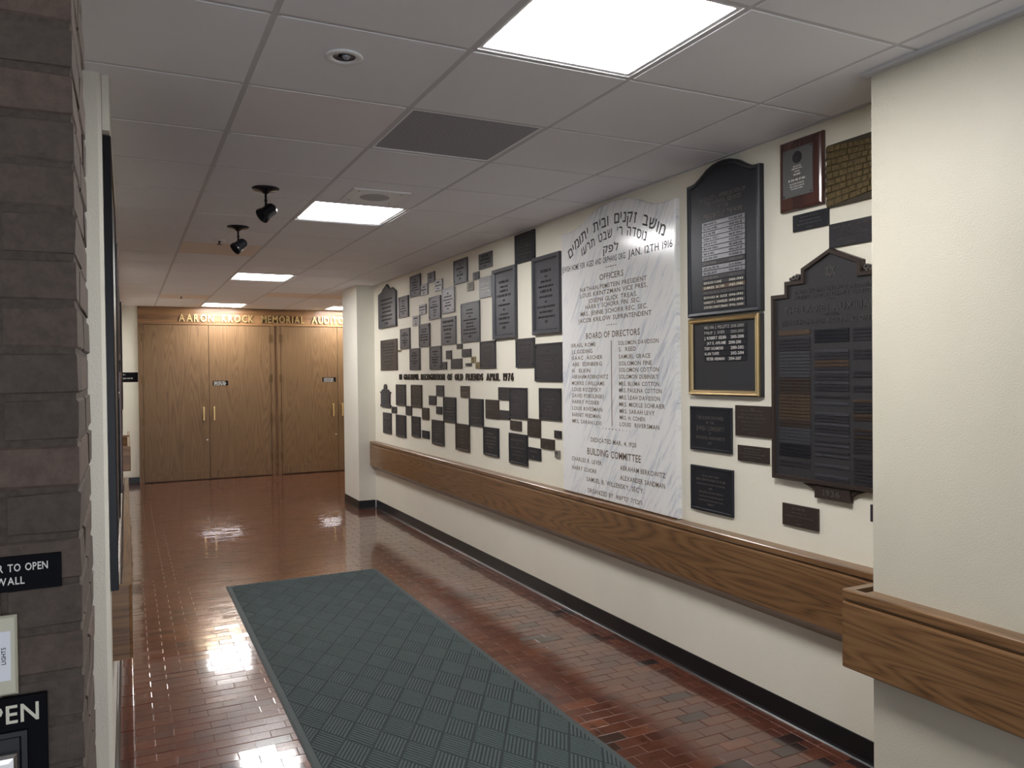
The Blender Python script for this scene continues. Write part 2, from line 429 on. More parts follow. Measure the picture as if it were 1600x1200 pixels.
# ------------------------------------------------------------------ room shell
def structure(name, mb, mat, loc=(0, 0, 0)):
    me = mb.mesh(name, mat); me.transform(T(-loc[0], -loc[1], -loc[2]))
    o = new_ob(name, me, None, T(*loc)); o['kind'] = 'structure'; return o
YB, XFL, XFR = -2.5, -2.3, 4.3
floor = structure('floor', MB().box(XFL-0.2, XFR+0.2, YB-0.2, YD+0.3, -0.06, -0.0012), M_GROUT)
structure('wall_right', MB().box(XW, XW+0.2, 1.94, 9.745, 0, CE), M_WALL, (XW, 5.8, 0))
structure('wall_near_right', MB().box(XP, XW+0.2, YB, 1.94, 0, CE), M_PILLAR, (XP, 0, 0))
structure('wall_column', MB().box(2.445, XW, 9.08, 9.745, 0, CE), M_WALLW, (2.445, 9.4, 0))
structure('wall_alcove', MB().box(XW+0.2, XFR, 9.545, 9.745, 0, CE), M_WALL, (3.4, 9.6, 0))
structure('wall_far_right', MB().box(XFR, XFR+0.2, 9.545, YD, 0, CE), M_WALL, (XFR, 11, 0))
structure('wall_left', MB().loft([(XL-0.16, 3.055), (XL-0.012, 3.055), (XL, 3.067), (XL, YD), (XL-0.16, YD)], [(0, 0), (0, CE)]), M_WALLW, (XL, 8, 0))
structure('wall_cross', MB().box(XFL, XL-0.16, 3.055, 3.215, 0, CE), M_WALLW, (-1.2, 3.1, 0))
structure('wall_far_left', MB().box(XFL-0.2, XFL, YB, 3.215, 0, CE), M_WALL, (XFL, 0, 0))
structure('wall_back', MB().box(XFL-0.2, ENT[0], YB-0.2, YB, 0, CE).box(ENT[1], XP, YB-0.2, YB, 0, CE).box(ENT[0], ENT[1], YB-0.2, YB, ENT[3], CE), M_WALL, (0, YB, 0))
structure('wall_far', MB().box(XL-0.16, XFR+0.2, YD, YD+0.2, 0, CE), M_WALLW, (0.05, YD, 0))
def baseboard(name, pts):
    """run of black cove base following pts (wall on the right-hand side of the run direction)"""
    mb = MB()
    for (x0, y0), (x1, y1) in zip(pts, pts[1:]):
        dx, dy = x1-x0, y1-y0; l = math.hypot(dx, dy); nx, ny = -dy/l, dx/l
        prof = [(0, 0), (0.016, 0), (0.010, 0.006), (0.005, 0.016), (0.004, 0.098), (0.002, 0.101), (0, 0.101)]
        b = len(mb.v); n = len(prof)
        for (px, py) in ((x0, y0), (x1, y1)):
            mb.v += [(px+nx*d, py+ny*d, z) for d, z in prof]
        for i in range(n):
            j = (i+1) % n; mb.f.append((b+i, b+n+i, b+n+j, b+j))
        mb.f.append(tuple(b+i for i in range(n))); mb.f.append(tuple(b+n+i for i in reversed(range(n))))
    structure(name, mb, M_BASE, (pts[0][0], pts[0][1], 0))
baseboard('baseboard_right', [(XW, 1.945), (XW, 9.075)])
baseboard('baseboard_column', [(XW-0.016, 9.08), (2.445, 9.08), (2.445, 9.745)])
baseboard('baseboard_left', [(XL, YD), (XL, 3.08)])
baseboard('baseboard_far', [(0.165, YD), (XL+0.017, YD)])
baseboard('baseboard_near_right', [(XP, YB), (XP, 1.938)])

# ------------------------------------------------------------------ floor blocks
rng = random.Random(7)
MATX0, MATX1, MATY0, MATY1 = 0.652, 1.810, 1.15, 6.243
def px(x, y, z):
    q = Vector((x, y, z-CAMH)); d = q.dot(CF)
    if d < 0.1: return None
    return 800+FPX*q.dot(CR)/d, 600-FPX*q.dot(CU)/d
BL, BD, GAP = 0.1532, 0.0725, 0.0009
blocks = []
def add_block(x0, x1, y0, y1):
    if x1-x0 < 0.02: return
    blocks.append((x0, x1, y0, y1))
nrow = int((YD-1.0)/BD)+1
for r in range(nrow):
    y0 = YD-(r+1)*BD
    if y0 > 9.75: xe = XFR
    elif y0 > 1.94: xe = XW-0.062
    else: xe = XP-0.062
    xs = 0.011 if y0 > 3.055 else -1.2
    off = 0.0925 if r % 2 == 0 else 0.0925+BL/2
    k0 = math.floor((xs-off)/BL); x = off+k0*BL
    while x < xe:
        add_block(max(x, xs), min(x+BL, xe), y0, y0+BD); x += BL
for xa, xb, ya, yb in ((-0.052, 0.011, 3.07, YD), (XW-0.062, XW-0.006, 1.95, 9.07), (XP-0.062, XP-0.006, 1.0, 1.94)):
    y = yb
    while y > ya:
        add_block(xa, xb, max(ya, y-0.145), y); y -= 0.145
def block_geo(x0, x1, y0, y1, rg):
    g = GAP/2; x0 += g; x1 -= g; y0 += g; y1 -= g
    c = 0.0022; hz = [rg.gauss(0, 0.00035) for _ in range(3)]
    cx, cy = (x0+x1)/2, (y0+y1)/2
    def top(x, y): return hz[0]+(x-cx)*hz[1]*7+(y-cy)*hz[2]*14
    P = [(x0, y0), (x1, y0), (x1, y1), (x0, y1)]; Q = [(x0+c, y0+c), (x1-c, y0+c), (x1-c, y1-c), (x0+c, y1-c)]
    v = [(x, y, -0.012) for x, y in P]+[(x, y, top(x, y)-0.00045) for x, y in P]+[(x, y, top(x, y)) for x, y in Q]
    f = []
    for k in (0, 4):
        for i in range(4): f.append((k+i, k+(i+1) % 4, k+4+(i+1) % 4, k+4+i))
    f.append((8, 9, 10, 11))
    t = rg.random()
    tone = 0.02 if t < 0.05 else min(1, max(0.05, rg.gauss(0.5, 0.18)))
    rx, ry = cx+rg.uniform(-0.09, 0.09), cy+rg.choice([-1, 1])*rg.uniform(0.0, 0.08)
    ring = [(x-rx, y-ry, 0) for x, y, z in v]
    return v, f, tone, ring
def floor_mesh(items, name):
    V, F, TN, RG = [], [], [], []
    for v, f, t, rgs in items:
        b = len(V); V += v; F += [tuple(b+i for i in q) for q in f]; TN += [t]*len(v); RG += rgs
    me = bpy.data.meshes.new(name); me.from_pydata(V, [], F); me.materials.append(M_FLOOR)
    a = me.attributes.new('tone', 'FLOAT', 'POINT'); a.data.foreach_set('value', TN)
    a = me.attributes.new('ring', 'FLOAT_VECTOR', 'POINT'); a.data.foreach_set('vector', [c for q in RG for c in q])
    me.update(); return me
def visible(b):
    cx, cy = (b[0]+b[1])/2, (b[2]+b[3])/2
    if MATX0-0.02 < cx < MATX1+0.02 and cy < MATY1: return False
    p = px(cx, cy, 0)
    return p is not None and 178 < p[0] < 1365 and p[1] < 1205 and (cy > 2.0)
ranked = sorted((b for b in blocks if visible(b)), key=lambda b: ((b[0]+b[1])**2/4+(b[2]+b[3])**2/4))
single = set(ranked[:300])
rest = []
for b in blocks:
    it = block_geo(*b, rng)
    if b in single: new_ob('floor_block', floor_mesh([it], 'floor_block'), floor)
    else: rest.append(it)
o = new_ob('wood_blocks', floor_mesh(rest, 'wood_blocks'), floor); o['kind'] = 'stuff'
# plain floor out of sight behind the camera
structure('floor_lobby', MB().box(XFL, XP, YB, 1.0, -0.0011, 0.0), M_GROUT, (0, -1, 0))

# ------------------------------------------------------------------ ceiling
GX = [(-0.213+0.6178*i) for i in range(-4, 9)]
def gx(i): return -0.213+0.6178*i
def gy(j): return 2.353+0.61*j
ceiling = structure('ceiling', MB().box(XFL-0.2, XFR+0.3, YB-0.2, YD+0.3, CE+0.06, CE+0.10), M_GRID, (0, 5, CE))
SPECIAL = {(2, -1), (2, 4), (2, 10), (2, 16), (5, 16), (2, 1)}
tile_mesh = {}
cells = []
for j in range(-8, 18):
    y0, y1 = gy(j), gy(j+1); yc = (y0+y1)/2
    for i in range(-4, 8):
        x0, x1 = gx(i), gx(i+1)
        xmin = XL if y0 > 3.055 else XFL
        xmax = XFR if y1 > 9.6 else XW+0.02
        if x1 < xmin-0.02 or x0 > xmax or y0 > YD: continue
        cells.append((i, j))
def tile_me(mat):
    w2, d2 = 0.6178/2-0.013, 0.61/2-0.013
    return MB().loft([(-w2, -d2), (-w2, d2), (w2, d2), (w2, -d2)], [(0, 0.016), (0, 0.0015), (0.0015, 0.0)][::-1]).mesh('ceiling_tile', mat)
def tile_me(mat):
    w2, d2 = 0.6178/2-0.009, 0.61/2-0.009
    return MB().loft(rectp(-w2, w2, -d2, d2), [(0.0015, 0), (0, 0.0015), (0, 0.016)]).mesh('ceiling_tile', mat)
tmesh = {k: tile_me(m) for k, m in (('w', M_TILE), ('p', M_TILEP), ('o', M_TILEO))}
TINT = {(1, 0): 'w', (1, 1): 'p', (1, 7): 'o', (1, 14): 'o', (3, 13): 'o', (4, 13): 'o'}
for (i, j) in cells:
    if (i, j) in SPECIAL: continue
    new_ob('ceiling_tile', tmesh[TINT.get((i, j), 'w')], ceiling, T((gx(i)+gx(i+1))/2, (gy(j)+gy(j+1))/2-5, 0.0006))
# grid runners (along the corridor) and cross tees
BARW = {1: 0.040, 2: 0.030}
for i in range(-3, 8):
    if gx(i) > XW:
        ya, yb = 9.75, YD-0.002
    elif gx(i) < XL:
        ya, yb = YB, 3.05
    else: ya, yb = YB, YD-0.002
    hw = BARW.get(i, 0.024)/2
    z = 0.0014 if i in BARW else 0.0028
    MB().box(-hw, hw, ya-5, yb-5, z, z+0.004).build('grid_runner', M_GRID, ceiling, T(gx(i), 0, 0))
cross_me = MB().box(-0.6178/2+0.012, 0.6178/2-0.012, -0.012, 0.012, 0.0026, 0.0066).mesh('grid_cross_tee', M_GRID)
for (i, j) in cells:
    new_ob('grid_cross_tee', cross_me, ceiling, T((gx(i)+gx(i+1))/2, gy(j)-5, 0))
# trims where walls meet the ceiling
structure('trim_1', MB().box(XW-0.022, XW, 1.945, 9.075, CE-0.004, CE+0.0004), M_GRID, (XW, 5, CE))
structure('trim_2', MB().box(XP-0.030, XP, YB, 1.965, CE-0.014, CE), M_GRID, (XP, 0, CE))

def panel_light(i, j, label):
    x, y = (gx(i)+gx(i+1))/2, (gy(j)+gy(j+1))/2
    root = new_ob('ceiling_light', None, None, T(x, y, CE)); tag(root, label, 'ceiling light', 'square lit panels in the ceiling')
    w2, d2 = 0.6178/2-0.013, 0.61/2-0.013
    mb = MB(); mb.loft(rectp(-w2, w2, -d2, d2), [(0.0, 0.022), (0.0, 0.006), (0.016, 0.006), (0.020, 0.012)], cap0=False, cap1=False)
    mb.f = [tuple(reversed(f)) for f in mb.f]
    mb.build('frame', M_WHITE, root)
    d = MB(); d.loft(rectp(-w2+0.018, w2-0.018, -d2+0.018, d2-0.018), [(0, 0.010), (0, 0.016)])
    d.build('diffuser', M_EMIT, root)
panel_light(2, -1, 'large square lit ceiling panel nearest the camera at the top of the picture')
panel_light(2, 4, 'square lit ceiling panel beside the small white speaker plate')
panel_light(2, 10, 'third lit ceiling panel, beyond the two black spotlights')
panel_light(2, 16, 'lit ceiling panel touching the wooden header above the double doors')
panel_light(5, 16, 'lit ceiling panel half hidden behind the far cream column')

# return air grille
x, y = (gx(2)+gx(3))/2, (gy(1)+gy(2))/2
r = new_ob('ceiling_vent', None, None, T(x, y, CE)); tag(r, 'dark perforated square return air grille in the ceiling', 'vent')
w2, d2 = 0.6178/2-0.013, 0.61/2-0.013
mb = MB().loft(rectp(-w2, w2, -d2, d2), [(0, 0.02), (0, 0.002), (0.010, 0.002), (0.012, 0.006)], False, False); mb.f = [tuple(reversed(f)) for f in mb.f]
mb.build('frame', M_WHITE, r)
MB().loft(rectp(-w2+0.011, w2-0.011, -d2+0.011, d2-0.011), [(0, 0.005), (0, 0.012)]).build('grille', M_PERF, r)
# round recessed downlight
r = new_ob('downlight', None, None, T(0.662, 2.572, CE)); tag(r, 'small round recessed downlight with white rim, unlit', 'downlight')
mb = MB().lathe([(0.060, 0.0), (0.062, -0.004), (0.058, -0.007), (0.040, -0.006), (0.036, 0.0)], 32, None, False); mb.build('rim', M_WHITE, r, None, True)
mb = MB().lathe([(0.037, -0.002), (0.034, 0.0004), (0.020, 0.0006), (0.001, 0.0006)], 32, None, False); mb.f = [tuple(reversed(f)) for f in mb.f]
mb.build('reflector', simple('dull_reflector', (0.10, 0.10, 0.12), 0.25, 0.8), r, None, True)
MB().lathe([(0.001, -0.010), (0.010, -0.008), (0.014, -0.002), (0.014, 0.0)], 16, T(0.006, -0.004, 0), False).build('bulb', simple('unlit_bulb_glass', (0.35, 0.36, 0.42), 0.1, 0.3), r, None, True)
# speaker plate
r = new_ob('ceiling_speaker', None, None, T(1.332, 4.512, CE)); tag(r, 'white square ceiling speaker plate with round grille', 'speaker')
mb = MB().loft(rectp(-0.168, 0.168, -0.165, 0.165), [(0.0, 0), (0.0, -0.004), (0.004, -0.007)]); mb.f = [tuple(reversed(f)) for f in mb.f]
mb.build('plate', M_WHITE, r)
mb = MB().lathe([(0.088, -0.007), (0.086, -0.0095), (0.001, -0.0095)], 36, None, False)
mb.build('round_grille', simple('speaker_cloth', (0.50, 0.50, 0.51), 0.8, 0, 600, 0.6, 0.001), r)
for sx in (-1, 1):
    for sy in (-1, 1):
        MB().lathe([(0.006, -0.007), (0.006, -0.0085), (0.001, -0.009)], 10, T(sx*0.125, sy*0.12, 0), False).build('screw', M_STEEL, r)
# sprinklers
for (sx, sy, lab) in ((0.665, 6.43, 'pendent sprinkler head with white plate beside the black spotlights'), (0.665, 11.06, 'pendent sprinkler head near the wooden door header')):
    r = new_ob('sprinkler', None, None, T(sx, sy, CE)); tag(r, lab, 'sprinkler')
    MB().lathe([(0.045, 0), (0.044, -0.004), (0.030, -0.008), (0.012, -0.010), (0.012, -0.002)], 24, None, False).build('escutcheon', M_WHITE, r, None, True)
    MB().lathe([(0.008, 0), (0.008, -0.020), (0.004, -0.024), (0.004, -0.034)], 12).build('body', M_BLACK, r, None, True)
    MB().lathe([(0.020, -0.034), (0.021, -0.036), (0.002, -0.038)], 16).build('deflector', M_BLACK, r)
# black spotlights
for (sx, sy, az, lab) in ((0.72, 4.56, 200, 'nearer black ceiling spotlight on a round canopy'), (0.726, 5.81, 200, 'farther black ceiling spotlight on a round canopy')):
    r = new_ob('ceiling_spotlight', None, None, T(sx, sy, CE)); tag(r, lab, 'spotlight', 'black ceiling spotlights')
    MB().lathe([(0.074, 0), (0.075, -0.005), (0.068, -0.012), (0.030, -0.017), (0.014, -0.030), (0.002, -0.031)], 32, None, False).build('canopy', M_BLACK, r, None, True)
    st = MB().lathe([(0.0065, -0.025), (0.0065, -0.10)], 12)
    st.lathe([(0.0085, -0.064), (0.0085, -0.074)], 12); st.build('stem', M_BLACK, r, None, True)
    d = Vector((math.cos(math.radians(az)), math.sin(math.radians(az))*0.9, -0.80)).normalized()
    q = d.to_track_quat('Z', 'Y').to_matrix().to_4x4()
    M = T(0.012, 0.006, -0.128) @ q
    hd = MB().lathe([(0.001, -0.052), (0.018, -0.050), (0.030, -0.040), (0.036, -0.026), (0.037, 0.022), (0.042, 0.032), (0.044, 0.048), (0.043, 0.050), (0.039, 0.047), (0.034, 0.030), (0.001, 0.022)], 28, M, False)
    hd.build('lamp_head', M_BLACK, r, None, True)
    MB().lathe([(0.011, -0.011), (0.013, 0), (0.011, 0.011)], 14, T(0.004, 0.002, -0.102) @ Matrix.Rotation(math.pi/2, 4, 'X')).build('swivel_joint', M_BLACK, r, None, True)

# ------------------------------------------------------------------ brick pier on the left
PX1, PX0, PY0, PY1 = -0.0625, -0.62, 1.318, 1.72
pier = structure('wall_brick', MB().box(PX0+0.008, PX1-0.003, PY0+0.003, PY1-0.006, 0, CE), M_MORTAR, ((PX0+PX1)/2, PY0, 0))
CH = 0.0677; BH = 0.0585
brg = random.Random(3)
brick_cache = {}
def brick_mesh(lx, ly, var):
    k = (round(lx, 3), round(ly, 3), var)
    if k in brick_cache: return brick_cache[k]
    g = random.Random(hash(k) % 9999); mb = MB()
    mb.loft(rectp(-lx/2, lx/2, -ly/2, ly/2), [(0.003, 0), (0, 0.003), (0, BH-0.003), (0.003, BH)])
    mb.v = [(x+g.uniform(-.0012, .0012), y+g.uniform(-.0012, .0012), z+g.uniform(-.0012, .0012)) for x, y, z in mb.v]
    brick_cache[k] = mb.mesh('brick', M_BRICK); return brick_cache[k]
ncourse = int(CE/CH)+1
z_phase = 2.1029 % CH
for c in range(-1, ncourse):
    z = z_phase+c*CH+0.0045
    if z < 0 or z+BH > CE: continue
    even = (c % 2 == 0)
    # front face: header or stretcher at the corner
    first = 0.092 if even else 0.194
    x = PX1; lens = [first]; tot = first
    while tot < 0.52: lens.append(0.194); tot += 0.203
    for n, l in enumerate(lens):
        x0 = max(x-l, PX0)
        depth = 0.194 if (n == 0 and even) else 0.092
        o = new_ob('brick', brick_mesh(x-x0, depth, brg.randint(0, 3)), pier, T((x+x0)/2-(PX0+PX1)/2, depth/2+brg.uniform(-.0012, .0012), z))
        x = x0-0.009
        if x < PX0+0.03: break
    y = PY0+(0.194 if even else 0.092)+0.009
    while y < PY1-0.03:
        y1 = min(y+0.194, PY1)
        new_ob('brick', brick_mesh(0.092, y1-y, brg.randint(0, 3)), pier, T(PX1-0.046-(PX0+PX1)/2+brg.uniform(-.0015, .0015), (y+y1)/2-PY0, z))
        y = y1+0.009
YS = PY0-0.002
def on_pier(x, z): return on_far(x, z, YS)
s = MB().slab(-0.125, 0.125, -0.025, 0.025, 0, 0.003, 0.0006).build('wall_sign', M_SIGNK, None, on_pier(-0.213, 1.3105))
tag(s, 'black engraved sign with white serif capitals on the brick pier', 'sign')
mb = MB(); rtext(mb, 'R TO OPEN', 0.108, 0.0035, 0.0108, 0.0032, 0, 0.70); rtext(mb, 'WALL', 0.079, -0.0150, 0.0105, 0.0032, 0, 0.78); mb.build('lettering', M_LETW, s)
s = MB().slab(-0.038, 0.038, -0.0565, 0.0565, 0, 0.008, 0.003).build('switch_plate', M_CREAMP, None, on_pier(-0.182, 1.1965)); tag(s, 'cream switch plate with a white paper label on the brick pier', 'switch plate')
p = MB().slab(-0.022, 0.030, -0.035, 0.035, 0.008, 0.0084, 0.0001).build('paper_label', M_PAPER, s)
mb = MB(); text(mb, 'LIGHTS', -0.011, 0.013, -0.0025, 0.0052, 0.0087); mb.v = [(0.0215-y0, x0-0.0005, z0) for x0, y0, z0 in mb.v]; mb.build('lettering', M_SIGNK, p)
s = MB().slab(-0.055, 0.055, -0.105, 0.105, 0, 0.005, 0.001).build('door_opener', M_SIGNK, None, on_pier(-0.164, 1.0305)); tag(s, 'black door opener panel with cream lettering and a metal push bar', 'door opener')
mb = MB(); text(mb, 'OPEN', -0.044, 0.0445, 0.0685, 0.0255, 0.0052); mb.build('lettering', M_LETC, s)
MB().loft(rectp(-0.046, 0.031, -0.095, 0.058), [(0, 0.005), (0.001, 0.010), (0.008, 0.010), (0.011, 0.006)], True, True).build('housing', M_BLACK, s)
mb = MB().loft(rectp(-0.030, 0.018, -0.080, 0.028), [(0, 0.006), (0.0, 0.014), (0.004, 0.019), (0.010, 0.020)]); mb.build('push_bar', M_CHROME, s)

# ------------------------------------------------------------------ auditorium doors on the far wall
M = on_far(0, 0)
def far_struct(name, u0, u1, v0, v1, w0, w1, mat, c=0.002):
    uc, vc = (u0+u1)/2, v0
    mb = MB().slab(u0-uc, u1-uc, 0, v1-v0, w0, w1, c)
    o = mb.build(name, mat, None, on_far(uc, vc)); o['kind'] = 'structure'; return o
far_struct('trim_3', 0.172, 4.10, 2.372, CE, 0.0, 0.030, M_OAKX)                 # header
far_struct('trim_4', 0.172, 0.232, 0.0, 2.370, 0.0, 0.028, M_OAK)                # left jamb
far_struct('trim_5', 2.075, 2.128, 0.0, 2.370, 0.0035, 0.028, M_OAK)                # middle jambs with a dark gap between
far_struct('trim_6', 2.172, 2.222, 0.0, 2.370, 0.0035, 0.028, M_OAK)
far_struct('trim_7', 2.128, 2.172, 0.0, 2.370, 0.0035, 0.008, M_RAIL)
far_struct('trim_8', 4.05, 4.11, 0.0, 2.370, 0.0, 0.028, M_OAK)
far_struct('gap_shade_sheet', 0.232, 4.05, 0.0, 2.372, 0.0, 0.003, M_LETK, 0.0005)          # black sheet painting in the shade of the gaps between the leaves
leaf = [(0.236, 1.148, -1, 'leftmost'), (1.154, 2.072, 1, ''), (2.226, 3.132, -1, ''), (3.138, 4.046, 1, '')]
hinge_me = MB().slab(-0.026, 0.026, -0.065, 0.065, 0, 0.006, 0.001)
for b in (-0.030, 0.030): pass
hm = MB().slab(-0.024, 0.024, -0.062, 0.062, 0, 0.003, 0.0005)
hm.loft(rectp(-0.007, 0.007, -0.066, 0.066), [(0, 0.003), (0, 0.008), (0.003, 0.012)])
M_HINGE = simple('dull_bronze_hinge', (0.16, 0.10, 0.05), 0.35, 0.7)
hinge_me = hm.mesh('hinge', M_HINGE)
hand = MB()
for zz in (-0.092, 0.092): hand.loft([(-0.011, zz-0.012), (0.011, zz-0.012), (0.011, zz+0.012), (-0.011, zz+0.012)], [(0, 0), (0.002, 0.038)])
hand.loft([(-0.010, -0.105), (0.010, -0.105), (0.010, 0.105), (-0.010, 0.105)], [(0.002, 0.034), (0, 0.038), (0, 0.046), (0.003, 0.050)])
hand_me = hand.mesh('pull_handle', M_BRASS)
for n, (x0, x1, side, _) in enumerate(leaf):
    xc = (x0+x1)/2; hw = (x1-x0)/2
    d = MB().slab(-hw, hw, 0, 2.356, 0.0035, 0.020, 0.002).build('door_%d' % (n+1), M_OAK, None, on_far(xc, 0.010)); d['kind'] = 'structure'
    MB().slab(-hw+0.004, hw-0.004, 0.012, 0.135, 0.020, 0.0215, 0.0005).build('kick_strip', M_OAK, d)
    hx = hw-0.082 if side < 0 else -hw+0.062
    new_ob('pull_handle', hand_me, d, T(hx, 1.004, 0.020))
    for hz in (0.295, 0.905, 1.53, 2.165):
        new_ob('hinge', hinge_me, d, T(-hw-0.004 if side < 0 else hw+0.004, hz, 0.0265))
    if side < 0: MB().lathe([(0.013, 0.020), (0.012, 0.026), (0.004, 0.027)], 16).build('lock', M_CHROME, d, T(hw-0.036, 0.60, 0))
def small_sign(x0, x1, z0, z1, y, label, rows, seed):
    hu, hv = (x1-x0)/2, (z1-z0)/2
    s = MB().slab(-hu, hu, -hv, hv, 0, 0.003, 0.0006).build('door_sign', M_SIGNK, None, on_far((x0+x1)/2, (z0+z1)/2, y)); tag(s, label, 'sign')
    g = random.Random(seed); mb = MB()
    for k in range(rows):
        h = hv*1.2/rows; v = hv*0.86-(k+1)*(2*hv*0.9/rows)+h*0.15
        squiggle(mb, g, -hu*0.86+g.random()*hu*0.1, hu*0.86-g.random()*hu*0.2, v, h, 0.003, 0.0034)
    mb.build('lettering', M_LETW, s)
small_sign(1.202, 1.428, 1.440, 1.514, YD-0.020, 'small black sign with white lettering on the second door from the left', 3, 1)
small_sign(2.882, 3.104, 1.470, 1.546, YD-0.020, 'small black sign with white lettering on the third door from the left', 3, 2)
s = MB().slab(-0.108, 0.108, -0.072, 0.072, 0, 0.004, 0.0006).build('room_sign', M_SIGNK, None, on_far(0.058, 1.583)); tag(s, 'black room sign on the cream wall left of the doors', 'sign')
mb = MB(); squiggle(mb, random.Random(4), -0.095, -0.05, 0.030, 0.016, 0.004, 0.0045); squiggle(mb, random.Random(5), -0.095, 0.045, -0.025, 0.018, 0.004, 0.0045); mb.build('lettering', M_LETW, s)
# raised brass letters over the doors, each letter its own piece
sg = new_ob('auditorium_lettering', None, None, on_far(2.147, 2.42, YD-0.030)); tag(sg, 'raised brass capitals reading AARON KROCK MEMORIAL AUDITORIUM on the header', 'lettering')
S = 'AARON KROCK MEMORIAL AUDITORIUM'; cap = 0.112
gapL, spL = 0.17, 0.62
sx = (3.56-0.735)/text_width(S, gapL, spL); u = 0.735-2.147
for ch in S:
    if ch == ' ': u += (spL+gapL)*sx; continue
    wd, vs, fs = glyph(ch, True)
    MB().add([(x*sx, y*cap/0.70, (z+0.5)*0.018+0.006) for x, y, z in vs], fs).build('letter', M_BRASS, sg, T(u, 0, 0)); u += (wd+gapL)*sx

# ------------------------------------------------------------------ wooden wall rails
def rail(y0, y1, xwall, s, label, near_return=False, far_return=False, xf=0.075, stand=0.0):
    """s=-1: the rail sticks out towards -X (right wall); s=+1: towards +X"""
    yc = (y0+y1)/2
    root = new_ob('wall_rail', None, None, T(xwall, yc, 0.45)); tag(root, label, 'wall rail', 'wooden crash rails along the corridor')
    a, b = y0-yc, y1-yc
    def prof(pts):
        q = [(s*x, z-0.45) for x, z in pts]
        return q if s > 0 else q[::-1]
    g = stand
    back = xf-0.030 if g else 0.0
    P1 = prof([(back, 0.455 if not g else 0.515), (xf-0.002, 0.515), (xf, 0.519), (xf, 0.752), (xf-0.003, 0.759), (xf-0.010, 0.762), (back, 0.762)])
    P2 = prof([(back, 0.762), (xf-0.014, 0.762), (xf-0.014, 0.769), (xf-0.004, 0.769), (xf-0.001, 0.772), (xf-0.001, 0.793), (xf-0.004, 0.797), (back, 0.797)])
    MB().extrude_y(P1, a, b).build('board', M_RAIL, root)
    MB().extrude_y(P2, a, b).build('cap', M_RAIL, root)
    return root
rail(5.840, 9.078, XW, -1, 'far length of the wooden rail on the plaque wall, reaching the column')
rail(1.945, 5.836, XW, -1, 'near length of the wooden rail under the marble tablet')
# rail that wraps past the corner of the near wall
root = new_ob('wall_rail', None, None, T(XP, 0.5, 0.45)); tag(root, 'wooden rail on the near right wall, its mitred end past the corner', 'wall rail', 'wooden crash rails along the corridor')
def P(pts): return [(-x, z-0.45) for x, z in pts][::-1]
xf = 0.070
MB().extrude_y(P([(0.040, 0.515), (xf-0.003, 0.515), (xf, 0.519), (xf, 0.744), (xf-0.003, 0.750), (xf-0.010, 0.753), (0.040, 0.753)]), YB+0.02-0.5, 2.015-0.5).build('board', M_RAIL, root)
MB().extrude_y(P([(0.040, 0.753), (xf-0.014, 0.753), (xf-0.014, 0.763), (xf-0.004, 0.763), (xf-0.001, 0.766), (xf-0.001, 0.793), (xf-0.004, 0.797), (0.040, 0.797)]), YB+0.02-0.5, 2.015-0.5).build('cap', M_RAIL, root)
MB().extrude_y(P([(0.0, 0.53), (0.040, 0.53), (0.040, 0.797), (0.0, 0.797)]), YB+0.02-0.5, 1.938-0.5).build('backing', M_RAIL, root)
e = MB(); e.box(-0.040, 0.190, 1.982-0.5, 2.015-0.5, 0.515-0.45, 0.797-0.45); e.build('end_return', M_RAILX, root)
M_RAIL2 = M_RAIL
def left_rail(y0, y1, xf, label):
    root = rail(y0+0.03, y1, XL, 1, label, xf=xf, stand=0.045)
    yc = (y0+0.03+y1)/2
    MB().loft([(0.0, y0-yc), (xf-0.012, y0-yc), (xf, y0-yc+0.012), (xf, y0-yc+0.030), (0.0, y0-yc+0.030)], [(0, 0.515-0.45), (0, 0.797-0.45)]).build('end_return', M_RAILX, root)
left_rail(3.32, 6.90, 0.070, 'nearest wooden rail on the left wall beside the brick pier')
left_rail(9.95, 11.6, 0.098, 'middle wooden rail on the left wall near the far doors')
left_rail(11.85, 12.7, 0.098, 'farthest small wooden rail on the left wall beside the doors')

# ------------------------------------------------------------------ entrance mat
root = new_ob('floor_mat', None, None, T((MATX0+MATX1)/2, (MATY0+MATY1)/2, 0.001)); tag(root, 'long dark green-grey ribbed entrance mat on the wood block floor', 'mat')
hu, hv = (MATX1-MATX0)/2, (MATY1-MATY0)/2
MB().loft(rectp(-hu, hu, -hv, hv), [(0, 0), (0, 0.002), (0.010, 0.005), (0.030, 0.006)]).build('backing', M_MATEDGE, root)
MB().loft(rectp(-hu+0.033, hu-0.033, -hv+0.033, hv-0.033), [(0, 0.0058), (0, 0.0064)]).build('groove_base', simple('mat_groove_fibre', (0.026, 0.035, 0.036), 0.95), root)
mb = MB()
e1 = (0.0800, -0.1370); e2 = (-0.0800, -0.1370)
ox, oy = 1.311-(MATX0+MATX1)/2, 3.363-(MATY0+MATY1)/2
iu, iv = hu-0.034, hv-0.034
def clip(poly, ax, lim, sgn):
    out = []
    for k in range(len(poly)):
        a, b = poly[k-1], poly[k]; da, db = sgn*(lim-a[ax]), sgn*(lim-b[ax])
        if da >= 0:
            if db >= 0: out.append(b)
            else:
                t = da/(da-db); out.append((a[0]+t*(b[0]-a[0]), a[1]+t*(b[1]-a[1])))
        elif db >= 0:
            t = da/(da-db); out.append((a[0]+t*(b[0]-a[0]), a[1]+t*(b[1]-a[1]))); out.append(b)
    return out
NR = 8
